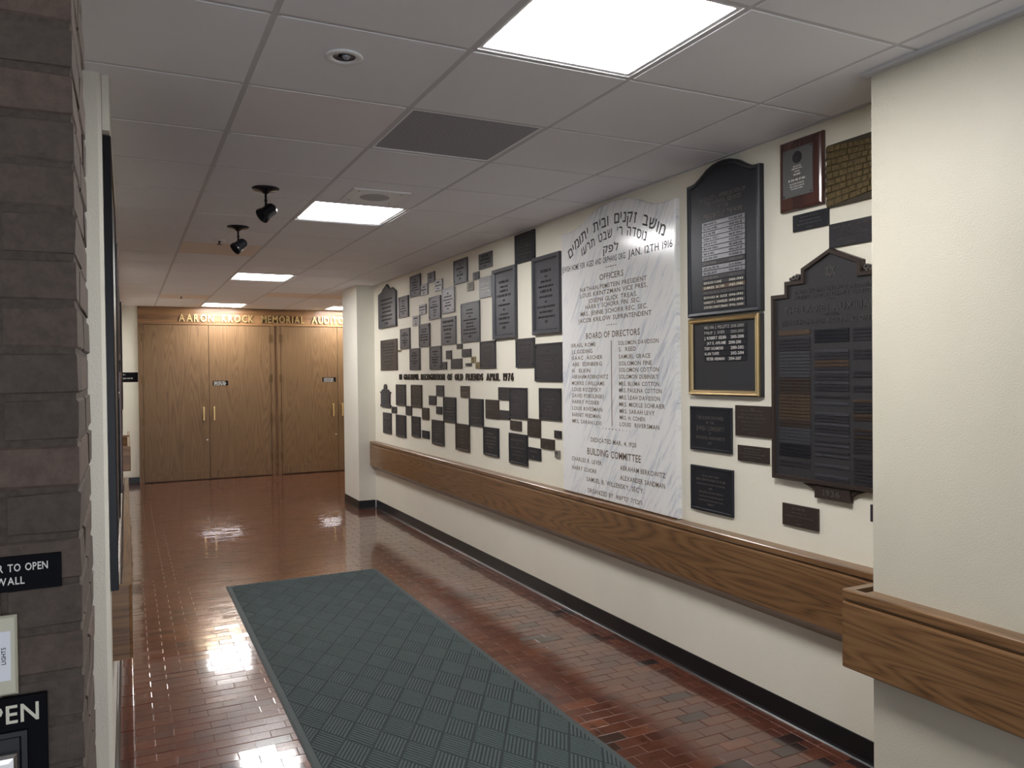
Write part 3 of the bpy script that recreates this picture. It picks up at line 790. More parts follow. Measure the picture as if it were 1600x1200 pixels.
for i in range(-60, 60):
    for j in range(-60, 60):
        bx, by = ox+i*e1[0]+j*e2[0], oy+i*e1[1]+j*e2[1]
        if abs(bx) > hu+0.2 or abs(by) > hv+0.3: continue
        ea, eb = (e1, e2) if (i+j) % 2 else (e2, e1)       # ribs run along ea, stacked along eb
        for r in range(NR):
            t0, t1 = 0.02+0.96*(r+0.12)/NR, 0.02+0.96*(r+0.70)/NR
            q = [(0.03, t0), (0.97, t0), (0.97, t1), (0.03, t1)]
            poly = [(bx+a*ea[0]+b*eb[0], by+a*ea[1]+b*eb[1]) for a, b in q]
            for ax, lim, sg_ in ((0, iu, 1), (0, -iu, -1), (1, iv, 1), (1, -iv, -1)):
                if poly: poly = clip(poly, ax, lim, sg_)
            if len(poly) < 3: continue
            ar = sum(poly[k-1][0]*poly[k][1]-poly[k][0]*poly[k-1][1] for k in range(len(poly)))
            if abs(ar) < 2e-5: continue
            if ar < 0: poly = poly[::-1]
            mb.loft(poly, [(0, 0.006), (0.0012, 0.0092)], cap0=False)
o = mb.build('ribbed_pile', M_MAT, root); o['kind'] = 'stuff'

# ------------------------------------------------------------------ marble tablet
MY, MZ = 3.965, 0.80
tab = new_ob('marble_tablet', None, None, on_right(MY, MZ)); tag(tab, 'tall white marble tablet with arched top and engraved gilt names', 'tablet')
def yz(y, z): return (MY-y, z-MZ)
half = [(0.605, 0), (0.605, 1.702), (0.585, 1.707), (0.49, 1.702), (0.46, 1.706), (0.40, 1.716), (0.33, 1.738), (0.25, 1.770), (0.17, 1.792), (0.08, 1.806)]
outline = half+[(0.0, 1.809)]+[(-x, z) for x, z in reversed(half)]
MB().loft(outline, [(0, 0), (0, 0.026), (0.006, 0.032)]).build('slab', M_MARBLE, tab)
MT = [("OFFICERS", 4.100, 3.841, 2.150, .036), ("NATHAN PEMSTEIN PRESIDENT", 4.329, 3.614, 2.098, .027), ("LOUIS KRINTZMAN VICE PRES.", 4.330, 3.607, 2.061, .027), ("JOSEPH GLICK TREAS.", 4.234, 3.704, 2.020, .027), ("HARRY SCHORR FIN. SEC.", 4.268, 3.675, 1.984, .027), ("MRS. JENNIE SCHORR REC. SEC.", 4.325, 3.609, 1.944, .027), ("JACOB KRILOW SUPRINTENDENT", 4.355, 3.572, 1.902, .027), ("BOARD OF DIRECTORS", 4.263, 3.683, 1.797, .037),
("ISRAEL ROME", 4.445, 4.153, 1.749, .024), ("SOLOMON DAVIDSON", 3.901, 3.509, 1.745, .024), ("J.L.GODING", 4.441, 4.189, 1.708, .024), ("ISAAC  ASCHER", 4.442, 4.074, 1.668, .024), ("ABE  EDINBERG", 4.437, 4.083, 1.627, .024), ("H.  ELKIN", 4.442, 4.216, 1.586, .024), ("ABRAHAM ROBINOWITZ", 4.439, 4.012, 1.547, .024), ("MORRIS I.WILLIAMS", 4.443, 4.056, 1.505, .024), ("LOUIS ROZEFSKY", 4.440, 4.093, 1.465, .024), ("DAVID POBOLINSKI", 4.441, 4.065, 1.425, .024), ("HARRY POSNER", 4.442, 4.114, 1.385, .024), ("LOUIS RIVESMAN", 4.443, 4.083, 1.343, .024), ("BARNET FRIEDMAN", 4.443, 4.104, 1.301, .024), ("MRS. SARAH LEVI", 4.441, 4.094, 1.259, .024),
("S.  REED", 3.898, 3.723, 1.708, .024), ("SAMUEL GRACE", 3.897, 3.585, 1.665, .024), ("SOLOMON FINE", 3.895, 3.572, 1.625, .024), ("SOLOMON COTTON", 3.895, 3.508, 1.587, .024), ("SOLOMON DUBINSKY", 3.896, 3.511, 1.547, .024), ("MRS. BLUMA COTTON", 3.897, 3.505, 1.506, .024), ("MRS. PAULINA COTTON", 3.897, 3.484, 1.467, .024), ("MRS. LEAH DAVIDSON", 3.895, 3.500, 1.425, .024), ("MRS. MICKLE SCHRAIER", 3.896, 3.458, 1.384, .024), ("MRS. SARAH LEVY", 3.893, 3.550, 1.344, .024), ("MRS. H. COHEN", 3.892, 3.641, 1.306, .024), ("LOUIS  RIVERSMAN", 3.893, 3.508, 1.267, .024),
("DEDICATED MAR. 4, 1920", 4.216, 3.727, 1.151, .027), ("BUILDING COMMITTEE", 4.260, 3.683, 1.068, .042), ("CHARLES R. LEVER", 4.453, 4.093, 1.012, .026), ("HARRY SCHORR", 4.450, 4.152, 0.954, .026), ("ABRAHAM BERKOWITZ", 3.892, 3.457, 1.006, .028), ("ALEXANDER SANDMAN", 3.893, 3.461, 0.948, .028), ("SAMUEL B. WILLENSKY, SEC'Y.", 4.272, 3.654, 0.896, .028), ("ORGANIZED BY", 4.261, 3.969, 0.826, .028), ("אשידק הרבח", 3.938, 3.675, 0.828, .028)]
for s, ya, yb, z, cp in MT:
    mb = MB(); text(mb, s, MY-ya, MY-yb, z-MZ, cp, 0.0324); mb.build('engraved_line', M_LETG, tab)
mb = MB(); text(mb, "JEWISH HOME FOR AGED AND ORPHANS ORG.", MY-4.557, MY-3.815, 2.249-MZ, .036, 0.0324); text(mb, "JAN. 12TH 1916", MY-3.790, MY-3.379, 2.250-MZ, .042, 0.0324)
mb.build('engraved_line', M_LETK, tab)
def arc_text(mb, s, pts, cap):
    """letters (already in left-to-right order) spread along a polyline of (y, z) points"""
    P = [yz(*p) for p in pts]; seg = [0]
    for a, b in zip(P, P[1:]): seg.append(seg[-1]+math.hypot(b[0]-a[0], b[1]-a[1]))
    wt = text_width(s, 0.12, 0.38); k = seg[-1]/wt; u = 0
    for ch in s:
        if ch == ' ': u += 0.50*k; continue
        wd, vs, fs = glyph(ch, False); c = u+wd*k/2
        i = max(j for j in range(len(seg)-1) if seg[j] <= c+1e-9); t = (c-seg[i])/(seg[i+1]-seg[i])
        cx, cy = P[i][0]+t*(P[i+1][0]-P[i][0]), P[i][1]+t*(P[i+1][1]-P[i][1])
        a = math.atan2(P[i+1][1]-P[i][1], P[i+1][0]-P[i][0])*0.75; ca, sa = math.cos(a), math.sin(a); q = cap/0.60
        mb.add([(cx+(x-wd/2)*k*ca-y*q*sa, cy+(x-wd/2)*k*sa+y*q*ca, 0.0324) for x, y, z in vs], fs); u += (wd+0.12)*k
mb = MB(); arc_text(mb, 'םימותי תיבו םינקז בשומ', [(4.455, 2.325), (4.36, 2.385), (4.24, 2.435), (4.10, 2.462), (3.98, 2.470), (3.86, 2.466), (3.76, 2.448), (3.66, 2.420), (3.56, 2.375), (3.455, 2.315)], .058); mb.build('engraved_line', M_LETK, tab)
mb = MB(); arc_text(mb, 'וערת טבש ׳ר הדסונ', [(4.30, 2.325), (4.19, 2.362), (4.07, 2.386), (3.95, 2.396), (3.84, 2.388), (3.74, 2.364), (3.62, 2.318)], .050); mb.build('engraved_line', M_LETK, tab)
mb = MB(); text(mb, 'קפל', MY-4.055, MY-3.890, 2.308-MZ, .048, 0.0324); mb.build('engraved_line', M_LETK, tab)
def diamond(mb, y, z, a, b):
    u, v = yz(y, z); mb.add([(u-a, v, .0324), (u, v-b, .0324), (u+a, v, .0324), (u, v+b, .0324)], [(0, 1, 2, 3)])
mb = MB()
for z, h in ((2.222, .008), (1.872, .005)):
    diamond(mb, 3.972, z, .008, h)
    for sg_ in (-1, 1): diamond(mb, 3.972+sg_*0.026, z, .016, h*0.35); diamond(mb, 3.972+sg_*0.050, z, .008, h*0.6)
for k in range(-5, 6): diamond(mb, 3.970+k*0.036, 1.242, .006-abs(k)*.0006, .007-abs(k)*.0008)
mb.loft(rectp(MY-3.979, MY-3.972, 1.262-MZ, 1.777-MZ), [(0, .0322), (0, .0326)])
mb.build('engraved_ornament', M_LETG, tab)

# ------------------------------------------------------------------ bronze plaques on the right wall
MATS = {'k': M_BRONZE, 'g': M_BRONZEG, 'b': M_BRONZEB, 'n': M_BRONZEK, 'p': M_PEWTER, 's': M_PALEBR, 'o': M_OLDBRASS}
prg = random.Random(21)
GRP = 'bronze plaques on the right wall'
def auto_lines(mb, rg, hu, hv, w, n=None, scale=1.0):
    H = 2*hv; n = n or max(2, min(9, int(H/0.027)))
    step = H*0.92/n; v = hv*0.86
    for k in range(n):
        h = step*rg.choice([0.34, 0.42, 0.42, 0.58])*scale
        v -= step
        l = hu*rg.uniform(0.35, 0.98)
        if k == n-1: l = hu*0.22
        if rg.random() < 0.12: l = hu*0.14
        squiggle(mb, rg, -l, l, v+step*0.3, h, w, w+0.0014)
def plaque(key, y0, y1, z0, z1, style, tint, label, letter=None, lines=None, n=None):
    hu, hv = (y0-y1)/2, (z1-z0)/2; yc, zc = (y0+y1)/2, (z0+z1)/2
    m = MATS[tint]; rg = random.Random('plaque'+key)
    let = letter or (M_LETK if tint in 'gpso' else M_LETD)
    cx = 0.0; mb = MB(); iu, iv = hu, hv
    if style == 'p':
        wtop = 0.010; mb.slab(-hu, hu, -hv, hv, 0, wtop, 0.0015)
    elif style == 'b':
        wtop = 0.010; mb.loft(rectp(-hu, hu, -hv, hv), [(0, 0), (0, 0.011), (0.002, 0.013), (0.012, 0.013), (0.015, wtop)]); iu, iv = hu-0.018, hv-0.018
    else:   # framed
        wtop = 0.016; mb.loft(rectp(-hu, hu, -hv, hv), [(0, 0), (0, 0.024), (0.004, 0.028), (0.026, 0.028), (0.036, wtop)]); iu, iv = hu-0.045, hv-0.045
    o = mb.build('bronze_plaque', m, None, on_right(yc, zc)); tag(o, label, 'plaque', GRP)
    tx = MB()
    if lines:
        for s, v, cp, mw in lines: ctext(tx, s, 0, v, cp, wtop, 0.0012, 0.9, mw)
    else: auto_lines(tx, rg, iu*0.86, iv*0.92, wtop, n)
    tx.build('lettering', let, o)
    if style == 'b' and hu > 0.09:
        for su in (-1, 1):
            for sv in (-1, 1):
                MB().lathe([(0.006, wtop), (0.005, wtop+0.004), (0.001, wtop+0.005)], 8, None, False).build('screw', m, o, T(su*(iu-0.006), sv*(iv-0.006), 0))
    return o
PL = [
('u2', 8.121, 7.801, 2.185, 2.408, 'b', 'g', 'upright bronze plaque just right of the peaked plaque, at mid height'),
('u3', 7.737, 7.423, 2.370, 2.588, 'b', 'g', 'rimmed grey bronze plaque hung highest at the far end of the plaque wall'),
('u4', 7.414, 7.219, 2.362, 2.468, 'p', 'p', 'small pale plaque touching the lower right side of the highest far plaque'),
('u5', 7.219, 7.025, 2.464, 2.563, 'p', 'g', 'small grey plaque, one step up and right of the small pale plaque'),
('u6', 7.018, 6.826, 2.366, 2.470, 'p', 'p', 'small pale plaque with triangular lettering beside the far high grey plaques'),
('u7', 7.471, 7.276, 2.175, 2.272, 'p', 'p', 'upper of two small pale plaques set corner to corner, far upper group'),
('u8', 7.670, 7.463, 2.074, 2.176, 'p', 'p', 'lower of two small pale plaques set corner to corner, far upper group'),
('u9', 7.183, 6.873, 2.104, 2.321, 'b', 'g', 'rimmed grey plaque left of the plaque with bright raised field'),
('u10', 6.832, 6.528, 2.138, 2.367, 'b', 'p', 'rimmed plaque with bright pewter field and heavy dark lettering'),
('u11', 6.539, 6.228, 2.377, 2.588, 'b', 'g', 'dark rimmed grey plaque near the ceiling above the tiny white plate'),
('u12', 6.236, 6.103, 2.290, 2.362, 'p', 's', 'tiny whitish plate with black lettering under the high rimmed plaque'),
('u13', 6.109, 5.985, 2.371, 2.435, 'p', 'k', 'tiny dark green-grey square plate between the high plaques'),
('u14', 5.985, 5.723, 2.442, 2.569, 'p', 'g', 'flat blue-grey plaque near the ceiling, above the one with shining letters'),
('u15', 5.978, 5.741, 2.205, 2.374, 'p', 'p', 'flat grey plaque with shining white lettering'),
('u16', 5.693, 5.287, 1.853, 2.402, 'f', 'g', 'tall framed bronze plaque, second from the marble tablet'),
('u17', 5.308, 4.989, 2.400, 2.618, 'b', 'n', 'dark brown plaque touching the ceiling between the two tall framed plaques'),
('u18', 5.012, 4.609, 1.856, 2.406, 'f', 'g', 'tall framed bronze plaque right beside the marble tablet'),
('u19', 6.380, 5.978, 1.854, 2.195, 'b', 'g', 'large rimmed grey plaque with corner bosses left of the tall framed plaques'),
('u20', 6.871, 6.507, 1.851, 2.103, 'p', 'g', 'flat grey plaque with six bold dark lines of lettering'),
('u21', 7.480, 7.174, 1.852, 2.078, 'b', 'g', 'rimmed grey plaque crowded with dark lettering, third column from the column'),
('u22', 8.078, 7.765, 1.851, 2.067, 'b', 'g', 'upright grey plaque above the small brass tag'),
('u23', 8.809, 8.199, 1.630, 1.974, 'p', 'b', 'large flat brown plaque directly below the peaked plaque'),
('u24', 8.189, 8.074, 1.827, 1.845, 'p', 'o', 'tiny flat brass tag beside the large flat brown plaque'),
('u25', 7.774, 7.466, 1.627, 1.848, 'b', 'g', 'rimmed grey plaque just above the words GRATEFUL RECOGNITION'),
('u26', 7.182, 6.872, 1.627, 1.848, 'b', 'g', 'rimmed grey plaque just above the letters of RECOGNITION, bright corner bosses'),
('u27', 6.875, 6.744, 1.628, 1.696, 'p', 'k', 'tiny dark plate against the lower right side of a rimmed plaque'),
('u28', 6.751, 6.621, 1.721, 1.798, 'p', 'k', 'tiny green-grey upright plate above the word OF'),
('u29', 6.490, 6.371, 1.804, 1.849, 'p', 'k', 'tiny dark plate tucked under the large rimmed plaque with corner bosses'),
('u30', 6.373, 6.174, 1.730, 1.798, 'p', 'k', 'small wide dark plate stepping down right above the brass plates'),
('u31', 6.633, 6.376, 1.630, 1.719, 'p', 'k', 'wide dark plate just above the words OLD FRIENDS'),
('u32', 6.290, 6.172, 1.651, 1.675, 'p', 'k', 'tiny thin dark strip just above the word FRIENDS'),
('u33', 6.168, 6.080, 1.677, 1.728, 'p', 'o', 'upper of two tiny brass plates set corner to corner'),
('u34', 6.076, 5.980, 1.629, 1.681, 'p', 'o', 'lower of two tiny brass plates set corner to corner'),
('u35', 5.978, 5.676, 1.626, 1.849, 'b', 'k', 'dark rimmed plaque directly above the word APRIL'),
('u36', 5.310, 5.012, 1.627, 1.841, 'b', 'k', 'dark rimmed plaque below and between the two tall framed plaques'),
('u37', 5.007, 4.606, 1.526, 1.793, 'b', 'k', 'large dark plaque with bright corner screws beside the marble tablet'),
('l_b', 8.249, 7.930, 1.249, 1.476, 'b', 'k', 'upright dark plaque right of the small plaque with a finial'),
('l_c', 7.748, 7.427, 1.248, 1.477, 'b', 'b', 'upright reddish brown plaque, third in the row under the wall lettering'),
('l_d', 8.422, 8.247, 1.158, 1.230, 'p', 'k', 'tiny dark square plate, leftmost in the lower checkerboard'),
('l_e', 7.932, 7.742, 1.158, 1.253, 'p', 'k', 'small dark square plate, second from left in the lower checkerboard'),
('l_f', 8.753, 8.438, 0.916, 1.152, 'p', 'k', 'leftmost upright dark plaque just above the wooden rail'),
('l_g', 8.263, 7.935, 0.913, 1.148, 'b', 'k', 'second upright dark plaque from the column just above the wooden rail'),
('l_h', 7.740, 7.484, 0.944, 1.154, 'b', 'k', 'third upright dark plaque from the column above the wooden rail'),
('l_i', 7.422, 7.230, 1.136, 1.253, 'p', 'b', 'small light brown ribbed plate, third square of the lower checkerboard'),
('l_j', 7.429, 7.230, 0.950, 1.027, 'p', 'n', 'tiny dark plate low down near the far end of the rail'),
('l_k', 7.221, 7.028, 1.286, 1.376, 'p', 'k', 'small dark plate left of the checkerboard gap in the lower group'),
('l_l', 7.018, 6.823, 1.377, 1.478, 'p', 'k', 'small dark plate just under the word RECOGNITION'),
('l_m', 7.024, 6.879, 1.206, 1.277, 'p', 'n', 'tiny blank dark plate in the lower group, below the small plate'),
('l_n', 6.832, 6.529, 1.143, 1.372, 'b', 'n', 'blue-black rimmed plaque in the middle of the lower group'),
('l_o', 7.143, 6.830, 0.914, 1.147, 'b', 'k', 'dark rimmed plaque above the rail, corner to corner with the blue-black one'),
('l_p', 6.413, 6.220, 1.378, 1.478, 'p', 'b', 'small brown plate alone under the words OF OLD'),
('l_q', 6.225, 5.929, 1.144, 1.373, 'b', 'n', 'blue-black plaque under the word FRIENDS'),
('l_r', 6.539, 6.224, 0.908, 1.144, 'b', 'b', 'brown rimmed plaque with an emblem above the rail joint'),
('l_s', 5.927, 5.634, 0.917, 1.148, 'b', 'n', 'blue-black rimmed plaque above the rail, third from the marble tablet'),
('l_t', 5.881, 5.630, 1.221, 1.373, 'p', 'b', 'flat brown plaque right of the blue-black plaque under FRIENDS'),
('l_u', 5.631, 5.432, 1.377, 1.476, 'p', 'k', 'small dark plate under the numerals 1976, touching a bigger rimmed plaque'),
('l_v', 5.429, 5.137, 1.242, 1.476, 'b', 'k', 'dark rimmed plaque under the numerals 1976'),
('l_w', 5.628, 5.432, 1.227, 1.296, 'p', 'k', 'small dark plate below the white square gap under 1976'),
('l_x', 5.424, 5.237, 1.153, 1.224, 'p', 'b', 'small brown plate alone above the largest blue-black plaque'),
('l_y', 5.133, 4.934, 1.124, 1.254, 'p', 'b', 'brown plate between the rimmed plaque under 1976 and the large one at right'),
('l_z', 4.945, 4.637, 1.257, 1.479, 'b', 'k', 'large rimmed plaque beside the marble tablet in the lower group'),
('l_aa', 5.444, 5.137, 0.897, 1.128, 'b', 'n', 'largest blue-black plaque just above the rail near the marble tablet'),
('l_ab', 5.133, 4.934, 0.957, 1.044, 'p', 'n', 'blue-black plate against the right side of the largest blue-black plaque'),
('l_ac', 4.932, 4.736, 1.051, 1.122, 'p', 'b', 'reddish brown plate, second square from the marble tablet'),
('l_ad', 4.731, 4.640, 1.136, 1.189, 'p', 'k', 'tiny dark square plate nearest the marble tablet'),
('l_ae', 4.728, 4.661, 1.001, 1.054, 'p', 's', 'tiny pale stone-coloured plate low beside the marble tablet'),
]
for a in PL:
    k, y0, y1, z0, z1, st, ti, lab = a
    let = {'u15': M_LETW, 'u10': M_LETK, 'u12': M_LETBK}.get(k)
    nn = {'u16': 11, 'u18': 11, 'u20': 6, 'u12': 4, 'u24': 1, 'u32': 1, 'l_m': 1, 'l_ae': 1, 'l_ad': 1}.get(k)
    if nn == 1:
        o = plaque(k, y0, y1, z0, z1, st, ti, lab, let, [])
        tx = MB(); squiggle(tx, random.Random(9), -(y0-y1)*0.3, (y0-y1)*0.3, -0.003, 0.006, 0.010, 0.011); tx.build('lettering', M_LETD, o)
    else: plaque(k, y0, y1, z0, z1, st, ti, lab, let, None, nn)

def shaped(name, y0, z0, outline, prof, mat, label):
    o = MB().loft(outline, prof).build(name, mat, None, on_right(y0, z0)); return tag(o, label, 'plaque', GRP)
# peaked plaque near the far column
hw = 0.319
pk = [(-hw, 0), (hw, 0), (hw, 0.385), (0.20, 0.432), (0.115, 0.420), (0.0, 0.485), (-0.15, 0.440), (-0.17, 0.42), (-hw, 0.392)]
o = shaped('bronze_plaque', 8.518, 2.109, pk, [(0, 0), (0, 0.020), (0.006, 0.024), (0.018, 0.020)], M_BRONZEG, 'peaked dark bronze plaque at the far upper end beside the column')
tx = MB(); auto_lines(tx, random.Random(5), 0.26, 0.17, 0.020, 7); tx.v = [(x, y+0.19, z) for x, y, z in tx.v]; tx.build('lettering', M_LETK, o)
# small plaque with finial
hw = 0.190
fin = [(-hw, 0.005), (-hw*0.85, -0.008), (hw*0.85, -0.008), (hw, 0.005), (hw, 0.02), (hw*0.86, 0.03), (hw*0.86, 0.145), (hw, 0.155), (hw, 0.170), (hw*0.72, 0.172), (hw*0.66, 0.190), (hw*0.28, 0.200), (hw*0.24, 0.238), (hw*0.10, 0.254), (-hw*0.10, 0.254), (-hw*0.24, 0.238), (-hw*0.28, 0.200), (-hw*0.66, 0.190), (-hw*0.72, 0.172), (-hw, 0.170), (-hw, 0.155), (-hw*0.86, 0.145), (-hw*0.86, 0.03), (-hw, 0.02)]
o = shaped('bronze_plaque', 8.64, 1.220, fin, [(0, 0), (0, 0.014), (0.002, 0.016)], M_BRONZE, 'small dark plaque with a knob finial on top, lower far end beside the column')
tx = MB(); auto_lines(tx, random.Random(6), 0.13, 0.065, 0.016, 5); tx.v = [(x, y+0.09, z) for x, y, z in tx.v]; tx.build('lettering', M_LETD, o)

# presidents' plaque
PYc = 3.005; hw = 0.260
top = [(hw, 0.677), (0.225, 0.678), (0.20, 0.683), (0.16, 0.702), (0.11, 0.732), (0.06, 0.748), (0.02, 0.753)]
outl = [(-hw, 0), (hw, 0)]+top+[(-x, z) for x, z in reversed(top)]
o = shaped('name_board', PYc, 1.863, outl, [(0, 0), (0, 0.026), (0.006, 0.032), (0.018, 0.030), (0.022, 0.024)], M_BRONZEK, 'tall arched dark plaque with a column of name strips, right of the marble tablet'); o['category'] = 'plaque'
tx = MB()
for s, a, b, z, cp in (('IN GRATEFUL APPRECIATION OF', 3.165, 2.840, 2.440, .019), ('THE FAITHFUL SERVICES', 3.126, 2.868, 2.413, .019), ('OF THE', 3.034, 2.960, 2.387, .017), ('PRESIDENTS OF THE HOME', 3.135, 2.860, 2.350, .023)):
    text(tx, s, PYc-a, PYc-b, z-1.863, cp, 0.024, 0.0015)
tx.build('lettering', M_LETD, o)
strip = MB().slab(-0.152, 0.152, 0, 0.0215, 0.024, 0.028, 0.0008)
PN = [(None, 's')]*8+[(None, 'k'), (None, 's'), (None, 's'), ('WALLACE Z. ROSE|1977-1980', 'k'), ('BENSON KANE|1980-1983', 'n'), ('SUMNER SILVER|1983-1986', 'c'), ('FRANKLIN B. SILER|1986-1990', 'k'), ('EDWARD M. GLICK|1990-1992', 'n'), ('HARRIETT L. CHANDLER|1992-1996', 'k'), ('STEVEN KRINTZMAN|1996-2001', 'k')]
PN[11] = (None, 'k')
SM = {'s': M_STEEL, 'k': M_BRONZE, 'n': M_NAVY, 'c': M_COPPER}
smesh = {k: strip.mesh('name_strip', m) for k, m in SM.items()}
for k, (t, mk) in enumerate(PN):
    z = 2.310-k*0.02445-1.863
    p = new_ob('name_strip', smesh[mk], o, T(0.010, z, 0)); tx = MB()
    if t:
        a, b = t.split('|'); text(tx, a, -0.140, -0.140+min(0.172, 0.0118*len(a)), 0.005, .0115, 0.0284); text(tx, b, 0.045, 0.140, 0.005, .011, 0.0284)
    else:
        g = random.Random(k+40); squiggle(tx, g, -0.140, -0.02-0.04*g.random(), 0.005, 0.0115, 0.028, 0.0285); squiggle(tx, g, 0.045, 0.140, 0.005, 0.011, 0.028, 0.0285)
    tx.build('lettering', M_LETK if (mk == 's') else (M_LETC if mk in 'nc' or k > 14 else M_LETD), p)
# gold framed board
hu, hv = 0.251, 0.1935
o = MB().slab(-hu+0.004, hu+0.010, -hv-0.004, hv-0.002, 0, 0.016, 0.001).build('name_board', M_FELT, None, on_right(3.009, 1.6605)); tag(o, 'square black name board in a gold frame below the arched plaque', 'plaque', GRP)
MB().loft(rectp(-hu, hu, -hv, hv), [(0, 0.014), (0, 0.028), (0.004, 0.032), (0.012, 0.030), (0.015, 0.033), (0.022, 0.028), (0.026, 0.018)], False, False).build('frame', M_GOLD, o)
for k, (a, b) in enumerate((('MELVIN J. PELLETZ', '2001-2003'), ('PHILIP J. SHER', '2003-2005'), ('J. ROBERT SEDER', '2005-2008'), ('JAY E. AFRAME', '2008-2010'), ('TOBY RICHMOND', '2010-2012'), ('ALAN YAFFE', '2012-2014'), ('PETER HERMAN', '2014-2017'))):
    z = 1.792-k*0.0262-1.6605
    p = MB().slab(-0.152, 0.152, 0, 0.0240, 0.016, 0.019, 0.0008).build('name_strip', M_NAVY, o, T(0.012, z, 0)); tx = MB()
    sh = 0.018 if k in (3, 6) else 0
    text(tx, a, -0.148+sh, -0.148+sh+0.0108*len(a), 0.005, .0150, 0.0193); text(tx, b, 0.045-sh*0.8, 0.134-sh, 0.005, .0145, 0.0193)
    tx.build('lettering', M_LETW if 2 <= k else M_LETDIM, p)

# ladies auxiliary plaque
LY = 2.348; LZ = 1.100
hl = [(0.331, 0.0), (0.331, 0.824), (0.250, 0.824), (0.250, 0.878), (0.155, 0.878), (0.155, 0.926)]
outl = [(-0.331, 0.0)]+hl+[(0, 0.992)]+[(-x, z) for x, z in reversed(hl[1:])]
o = shaped('memorial_plaque', LY, LZ, outl, [(0, 0), (0, 0.026), (0.003, 0.030), (0.018, 0.030), (0.021, 0.020)], M_BRONZEB, 'huge stepped bronze plaque with gabled top and many name strips by the corner'); o['category'] = 'plaque'
o.data.materials.append(M_PANEL); o.data.polygons[len(o.data.polygons)-1].material_index = 1
tx = MB()
for s, a, b, z, cp in (('THESE WOMEN HAVE RENDERED', 2.549, 2.147, 1.918, .017), ('ACTIVE AND VALUABLE SERVICE', 2.549, 2.147, 1.894, .016), ('-TO-', 2.377, 2.322, 1.878, .010), ('THE LADIES AUXILIARY', 2.602, 2.094, 1.834, .030), ('-OF THE-', 2.392, 2.305, 1.814, .011), ('JEWISH HOME FOR AGED AND ORPHANS', 2.622, 2.074, 1.784, .021)):
    text(tx, s, LY-a, LY-b, z-LZ, cp, 0.020, 0.003)
tx.build('lettering', M_LETP, o)
st = MB()
for rot in (0, math.pi):
    tri = [(0.030*math.cos(a+rot), 0.030*math.sin(a+rot)) for a in (math.pi/2, math.pi*7/6, math.pi*11/6)]
    st.loft(tri, [(0, 0.020), (0, 0.0225), (0.0045, 0.0225), (0.0045, 0.0205)], False, False)
st.v = [(x, y+0.898, z) for x, y, z in st.v]; st.build('star_emblem', M_LETD, o)
for sg_ in (-1, 1):
    sc = MB()
    for (cx, cy, r) in ((0.178, 0.893, 0.012), (0.197, 0.890, 0.010), (0.214, 0.886, 0.008)):
        M = T(sg_*cx, cy, 0.018); Mr = []
        for k in range(14):
            a0 = 2*math.pi*k/14; a1 = 2*math.pi*(k+1)/14
            for rr in (r,):
                sc.loft([(sg_*cx+rr*math.cos(a0), cy+rr*math.sin(a0)), (sg_*cx+rr*math.cos(a1), cy+rr*math.sin(a1)), (sg_*cx+rr*0.5*math.cos(a1), cy+rr*0.5*math.sin(a1)), (sg_*cx+rr*0.5*math.cos(a0), cy+rr*0.5*math.sin(a0))], [(0, 0.010), (0, 0.026)])
    sc.build('scroll', M_LETD, o)
# date tablet under the plaque and its brackets
p = MB().slab(-0.092, 0.092, -0.058, -0.006, 0.0, 0.022, 0.002).build('date_plate', M_BRONZEB, o)
tx = MB(); text(tx, '1936', -0.042, 0.042, -0.043, .026, 0.022, 0.002); tx.build('lettering', M_LETD, p)
for sg_ in (-1, 1):
    br = MB(); tri = [(sg_*0.094, -0.004), (sg_*0.094, -0.034), (sg_*0.115, -0.020), (sg_*0.160, -0.004)]
    if sg_ < 0: tri = tri[::-1]
    br.loft(tri[::1], [(0, 0), (0, 0.014), (0.003, 0.017)]); br.build('bracket', M_BRONZEB, o)
TS = {}
def lstrip(mat, key):
    if key not in TS:
        mb = MB().slab(-0.089, 0.089, 0, 0.0118, 0.020, 0.0235, 0.0008)
        g = random.Random(len(TS)+77); squiggle(mb, g, -0.075, 0.03+0.04*g.random(), 0.003, 0.0062, 0.0235, 0.0242)
        for su in (-0.083, 0.083): mb.bar(su-0.002, su+0.002, 0.004, 0.008, 0.0235, 0.0246)
        TS[key] = mb.mesh('name_strip', mat)
    return TS[key]
def put_strip(col, z, mk):
    mat = {'k': M_BRONZE, 'b': M_BRONZEB, 'c': M_COPPER, 'g': M_BRONZEG, 'n': M_NAVY, 's': M_PALEBR}[mk]
    new_ob('name_strip', lstrip(mat, (mk, prg.randint(0, 2))), o, T(LY-(2.547, 2.346, 2.147)[col], z-LZ-0.0118, 0))
z = 1.762
MB().slab(-0.089, 0.089, 0, 0.022, 0.020, 0.0235, 0.0008).build('name_strip', M_COPPER, o, T(LY-2.547, 1.740-LZ, 0))
for k in range(39):
    z = 1.727-k*0.01455
    mk = 'k' if k < 4 else 'g' if k < 12 else 'b' if k < 17 else 'c' if k < 25 else 'b' if k < 27 else 'g' if k < 32 else 'n' if k < 36 else 'k'
    if k == 36: continue
    put_strip(0, z, mk)
for k in range(44):
    z = 1.757-k*0.01455
    if k in (4, 5, 18, 20, 22, 23, 31, 34, 37, 38, 40, 41): continue
    put_strip(1, z, 'n' if k < 4 else 'c' if k in (9, 10) else 'k' if k % 3 else 'g')
for k in range(44):
    z = 1.757-k*0.01455
    if k in (4, 5, 9, 10, 11, 14, 15, 18, 19, 26, 27, 35): continue
    put_strip(2, z, 'c' if k in (20, 24) else 'b' if k in (25, 28, 30) else 'k')

